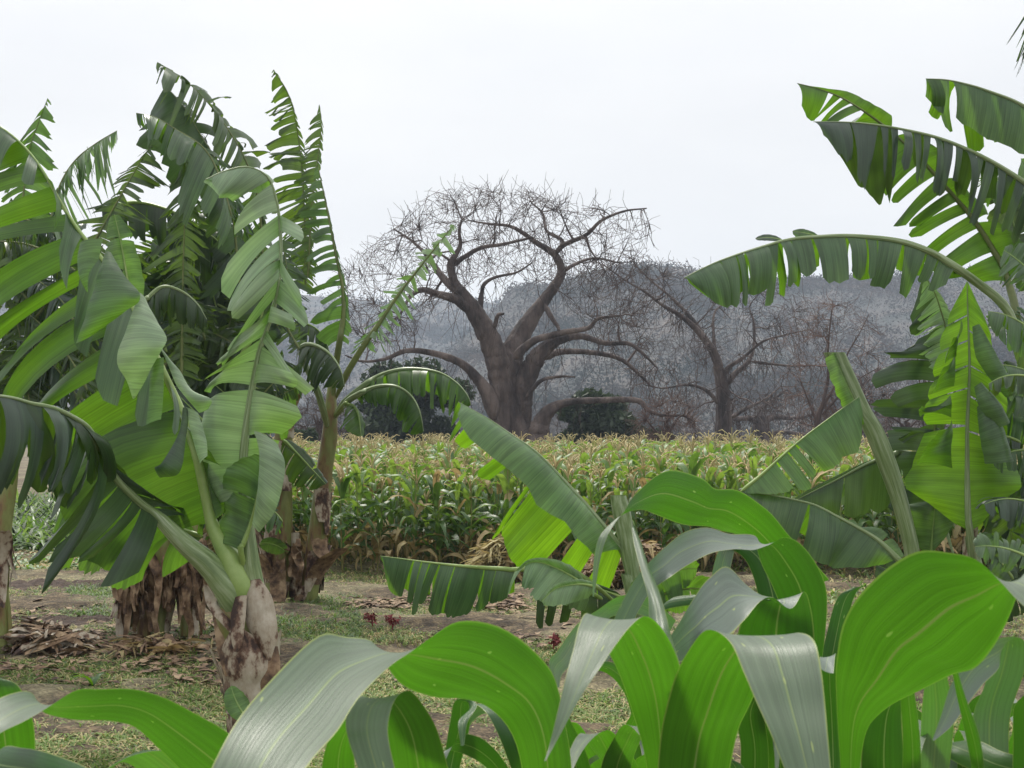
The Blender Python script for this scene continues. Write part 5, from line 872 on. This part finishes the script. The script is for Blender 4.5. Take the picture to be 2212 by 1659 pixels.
# stalk heaps -----------------------------------------------------------------
def heap(label, cx, y, hw, ht, D, n, seed, mats, name='dry_maize_heap'):
    rs = np.random.RandomState(seed); g = U(cx, y, D); root = thing(name, label, 'heap', (g[0], D, 0)); W = hw*PX(D); H = ht*PX(D)
    for mi, (mt, fr) in enumerate(mats):
        mb = MB()
        for k in range(int(n*fr)):
            x = rs.normal(0, .42)*W; yy = rs.normal(0, .4)*W*.6; top = H*max(.08, 1-(x/W)**2-(yy/W)**2); z = rs.uniform(.1, 1)*top; a = rs.uniform(0, 6.28); L = rs.uniform(.15, .6); e = rs.uniform(-.5, .5); w_ = rs.uniform(.006, .028)
            t = np.linspace(-.5, .5, 5); c = np.column_stack([g[0]+x+t*L*math.cos(a)*math.cos(e), D+yy+t*L*math.sin(a), z+t*L*math.sin(e)-t**2*L*rs.uniform(0, 1.2)]); c[:, 2] = np.maximum(c[:, 2], .01)
            sv = np.array((-math.sin(a), math.cos(a), rs.uniform(-1, 1)))*w_; pr = np.array((.5, 1, 1, .8, .1))[:, None]
            mb.add(np.stack([c-sv*pr, c+sv*pr], 1), gridf(5, 2), np.stack(np.meshgrid(t*L, (.2, .8), indexing='ij'), -1))
        obj('dry_stalks' if mi == 0 else 'dry_leaves', mb, M[mt], root)
heap('pale straw-yellow heap of cut maize tops at the foot of the field', 1090, 1240, 95, 95, gd(1250), 1000, 61, [('tassel', .6), ('fdry', .4)])
heap('brown heap of dry maize leaves behind the young banana in the middle', 1370, 1240, 150, 95, gd(1262), 1300, 62, [('fdry', .5), ('dryleaf', .5)])
heap('dark heap of old banana stems and dead leaves at the left edge', 90, 1400, 130, 62, gd(1405), 700, 63, [('dryleaf', .5), ('sheath', .5)], 'dead_leaf_heap')
heap('dark heap of dead leaves at the foot of the thin banana stems', 330, 1400, 100, 34, gd(1408), 420, 64, [('dryleaf', .6), ('fdry', .4)], 'dead_leaf_heap')
def mound(name, label, cx, y, hw, ht, seed):
    D = gd(y); rs = np.random.RandomState(seed); g = U(cx, y, D); W = hw*PX(D); H = ht*PX(D); xs = np.linspace(-1, 1, 60); ys = np.linspace(-1, 1, 24); X, Y = np.meshgrid(xs, ys, indexing='ij')
    Z = H*np.clip(1-np.abs(X)**4, 0, 1)*np.clip(1-Y**2, 0, 1)*(.7+.3*np.sin(X*17+Y*5)*np.sin(X*7))+rs.uniform(-.04, .04, X.shape)*(1-np.abs(Y))-.03
    mb = MB(); mb.add(np.stack([g[0]+X*W, D+Y*.5, Z], -1), gridf(60, 24)); o = obj(name, mb, M['soil']); tag(o, kind='structure')
M['soil'] = rockmat('dark_soil', [(.3, (.035, .024, .02)), (.7, (.12, .085, .065))], 7.0, (1, 1, 1), .95, .8, .05)
mound('soil_ridge', '', 110, 1262, 170, 16, 1); mound('soil_ridge', '', 120, 1335, 150, 10, 2)
# red amaranth, small green maize seedlings --------------------------------------
def amaranth(label, x, y, hpx, seed):
    D = gd(y); rs = np.random.RandomState(seed); g = U(x, y, D); root = thing('red_amaranth', label, 'plant', (g[0], D, 0), 'red amaranth plants'); H = hpx*PX(D)
    for k in range(4):
        a = rs.uniform(-1, 1); mb = MB(); tp = np.array((g[0]+a*H*.6, D+rs.uniform(-.1, .1), H*rs.uniform(.6, 1)))
        C = catmull([(g[0], D, 0), (g[0]+a*H*.15, D, H*.5), tp], 8); tube(mb, C, np.linspace(.006, .004, 8), 5); st = obj('stem', mb, M['redweed'], root)
        m2_ = MB()
        for q in range(12):
            c = C[rs.randint(3, 8)]+rs.normal(0, .02, 3); v = unit(rs.normal(0, 1, 3))*.035; u = unit(np.cross(v, rs.normal(0, 1, 3)))*.012
            m2_.add([c-v, c-u, c+v, c+u], [[0, 1, 2, 3]])
        obj('flower_spike', m2_, M['redweed'], root)
amaranth('dark red amaranth left of the big front leaf tip, in the clearing', 805, 1352, 38, 1)
amaranth('small red amaranth beside the first, a little to its right', 848, 1358, 34, 2)
amaranth('red amaranth right of the middle of the clearing', 1195, 1400, 30, 3)
def seedling(label, x, y, hpx, seed):
    D = gd(y); rs = np.random.RandomState(seed); g = U(x, y, D); root = thing('grass_clump', label, 'grass clump', (g[0], D, 0), 'bright grass clumps on the bare ground'); H = hpx*PX(D)
    for k in range(6):
        a = rs.uniform(0, 6.28); L = H*rs.uniform(.8, 1.3); e = rs.uniform(.9, 1.4); p = np.array((g[0], D, 0.)); A_ = []
        for i in range(6):
            t = i/5; ee = e-2.0*t; w_ = .014*(.5+math.sin(PI*min(1, t+.1)))*(1-t**3); sv = np.array((-math.sin(a), math.cos(a), .2))*w_
            A_.append(np.concatenate([p-sv, p+sv])); p = p+np.array((math.cos(a)*math.cos(ee), math.sin(a)*math.cos(ee), math.sin(ee)))*L/5
        mb = MB(); ribbon(mb, A_, cols=3, n=10, cup=.2, rip=0, seed=k); obj('blade', mb, M['ban_new'], root)
seedling('bright grass clump left of the big banana stem on the bare soil', 200, 1480, 70, 1)
seedling('bright grass clump above the lower left maize leaf', 320, 1590, 70, 2)
seedling('bright grass clump near the bottom in the gap right of the big front leaf', 1270, 1640, 80, 3)
seedling('bright grass clump at the right edge under the banana leaves', 2180, 1640, 80, 4)
seedling('bright grass clump near the left heap of dead leaves', 210, 1400, 40, 5)
# ---------------------------------------------------------------- haze
hb = MB(); x0, x1, y0, y1, z0, z1 = -1300, 1300, -70, 1300, -3, 130
hv = [(x, y, z) for x in (x0, x1) for y in (y0, y1) for z in (z0, z1)]
hb.add(hv, [(0, 1, 3, 2), (4, 6, 7, 5), (0, 4, 5, 1), (2, 3, 7, 6), (0, 2, 6, 4), (1, 5, 7, 3)])
hm, t, out = newmat('haze'); pv = N(t, 'ShaderNodeVolumePrincipled'); pv.inputs['Color'].default_value = (.70, .82, 1, 1); pv.inputs['Density'].default_value = .00045; pv.inputs['Anisotropy'].default_value = .2
t.links.new(pv.outputs[0], out.inputs['Volume'])
tag(obj('haze', hb, hm, smooth=False), kind='stuff')
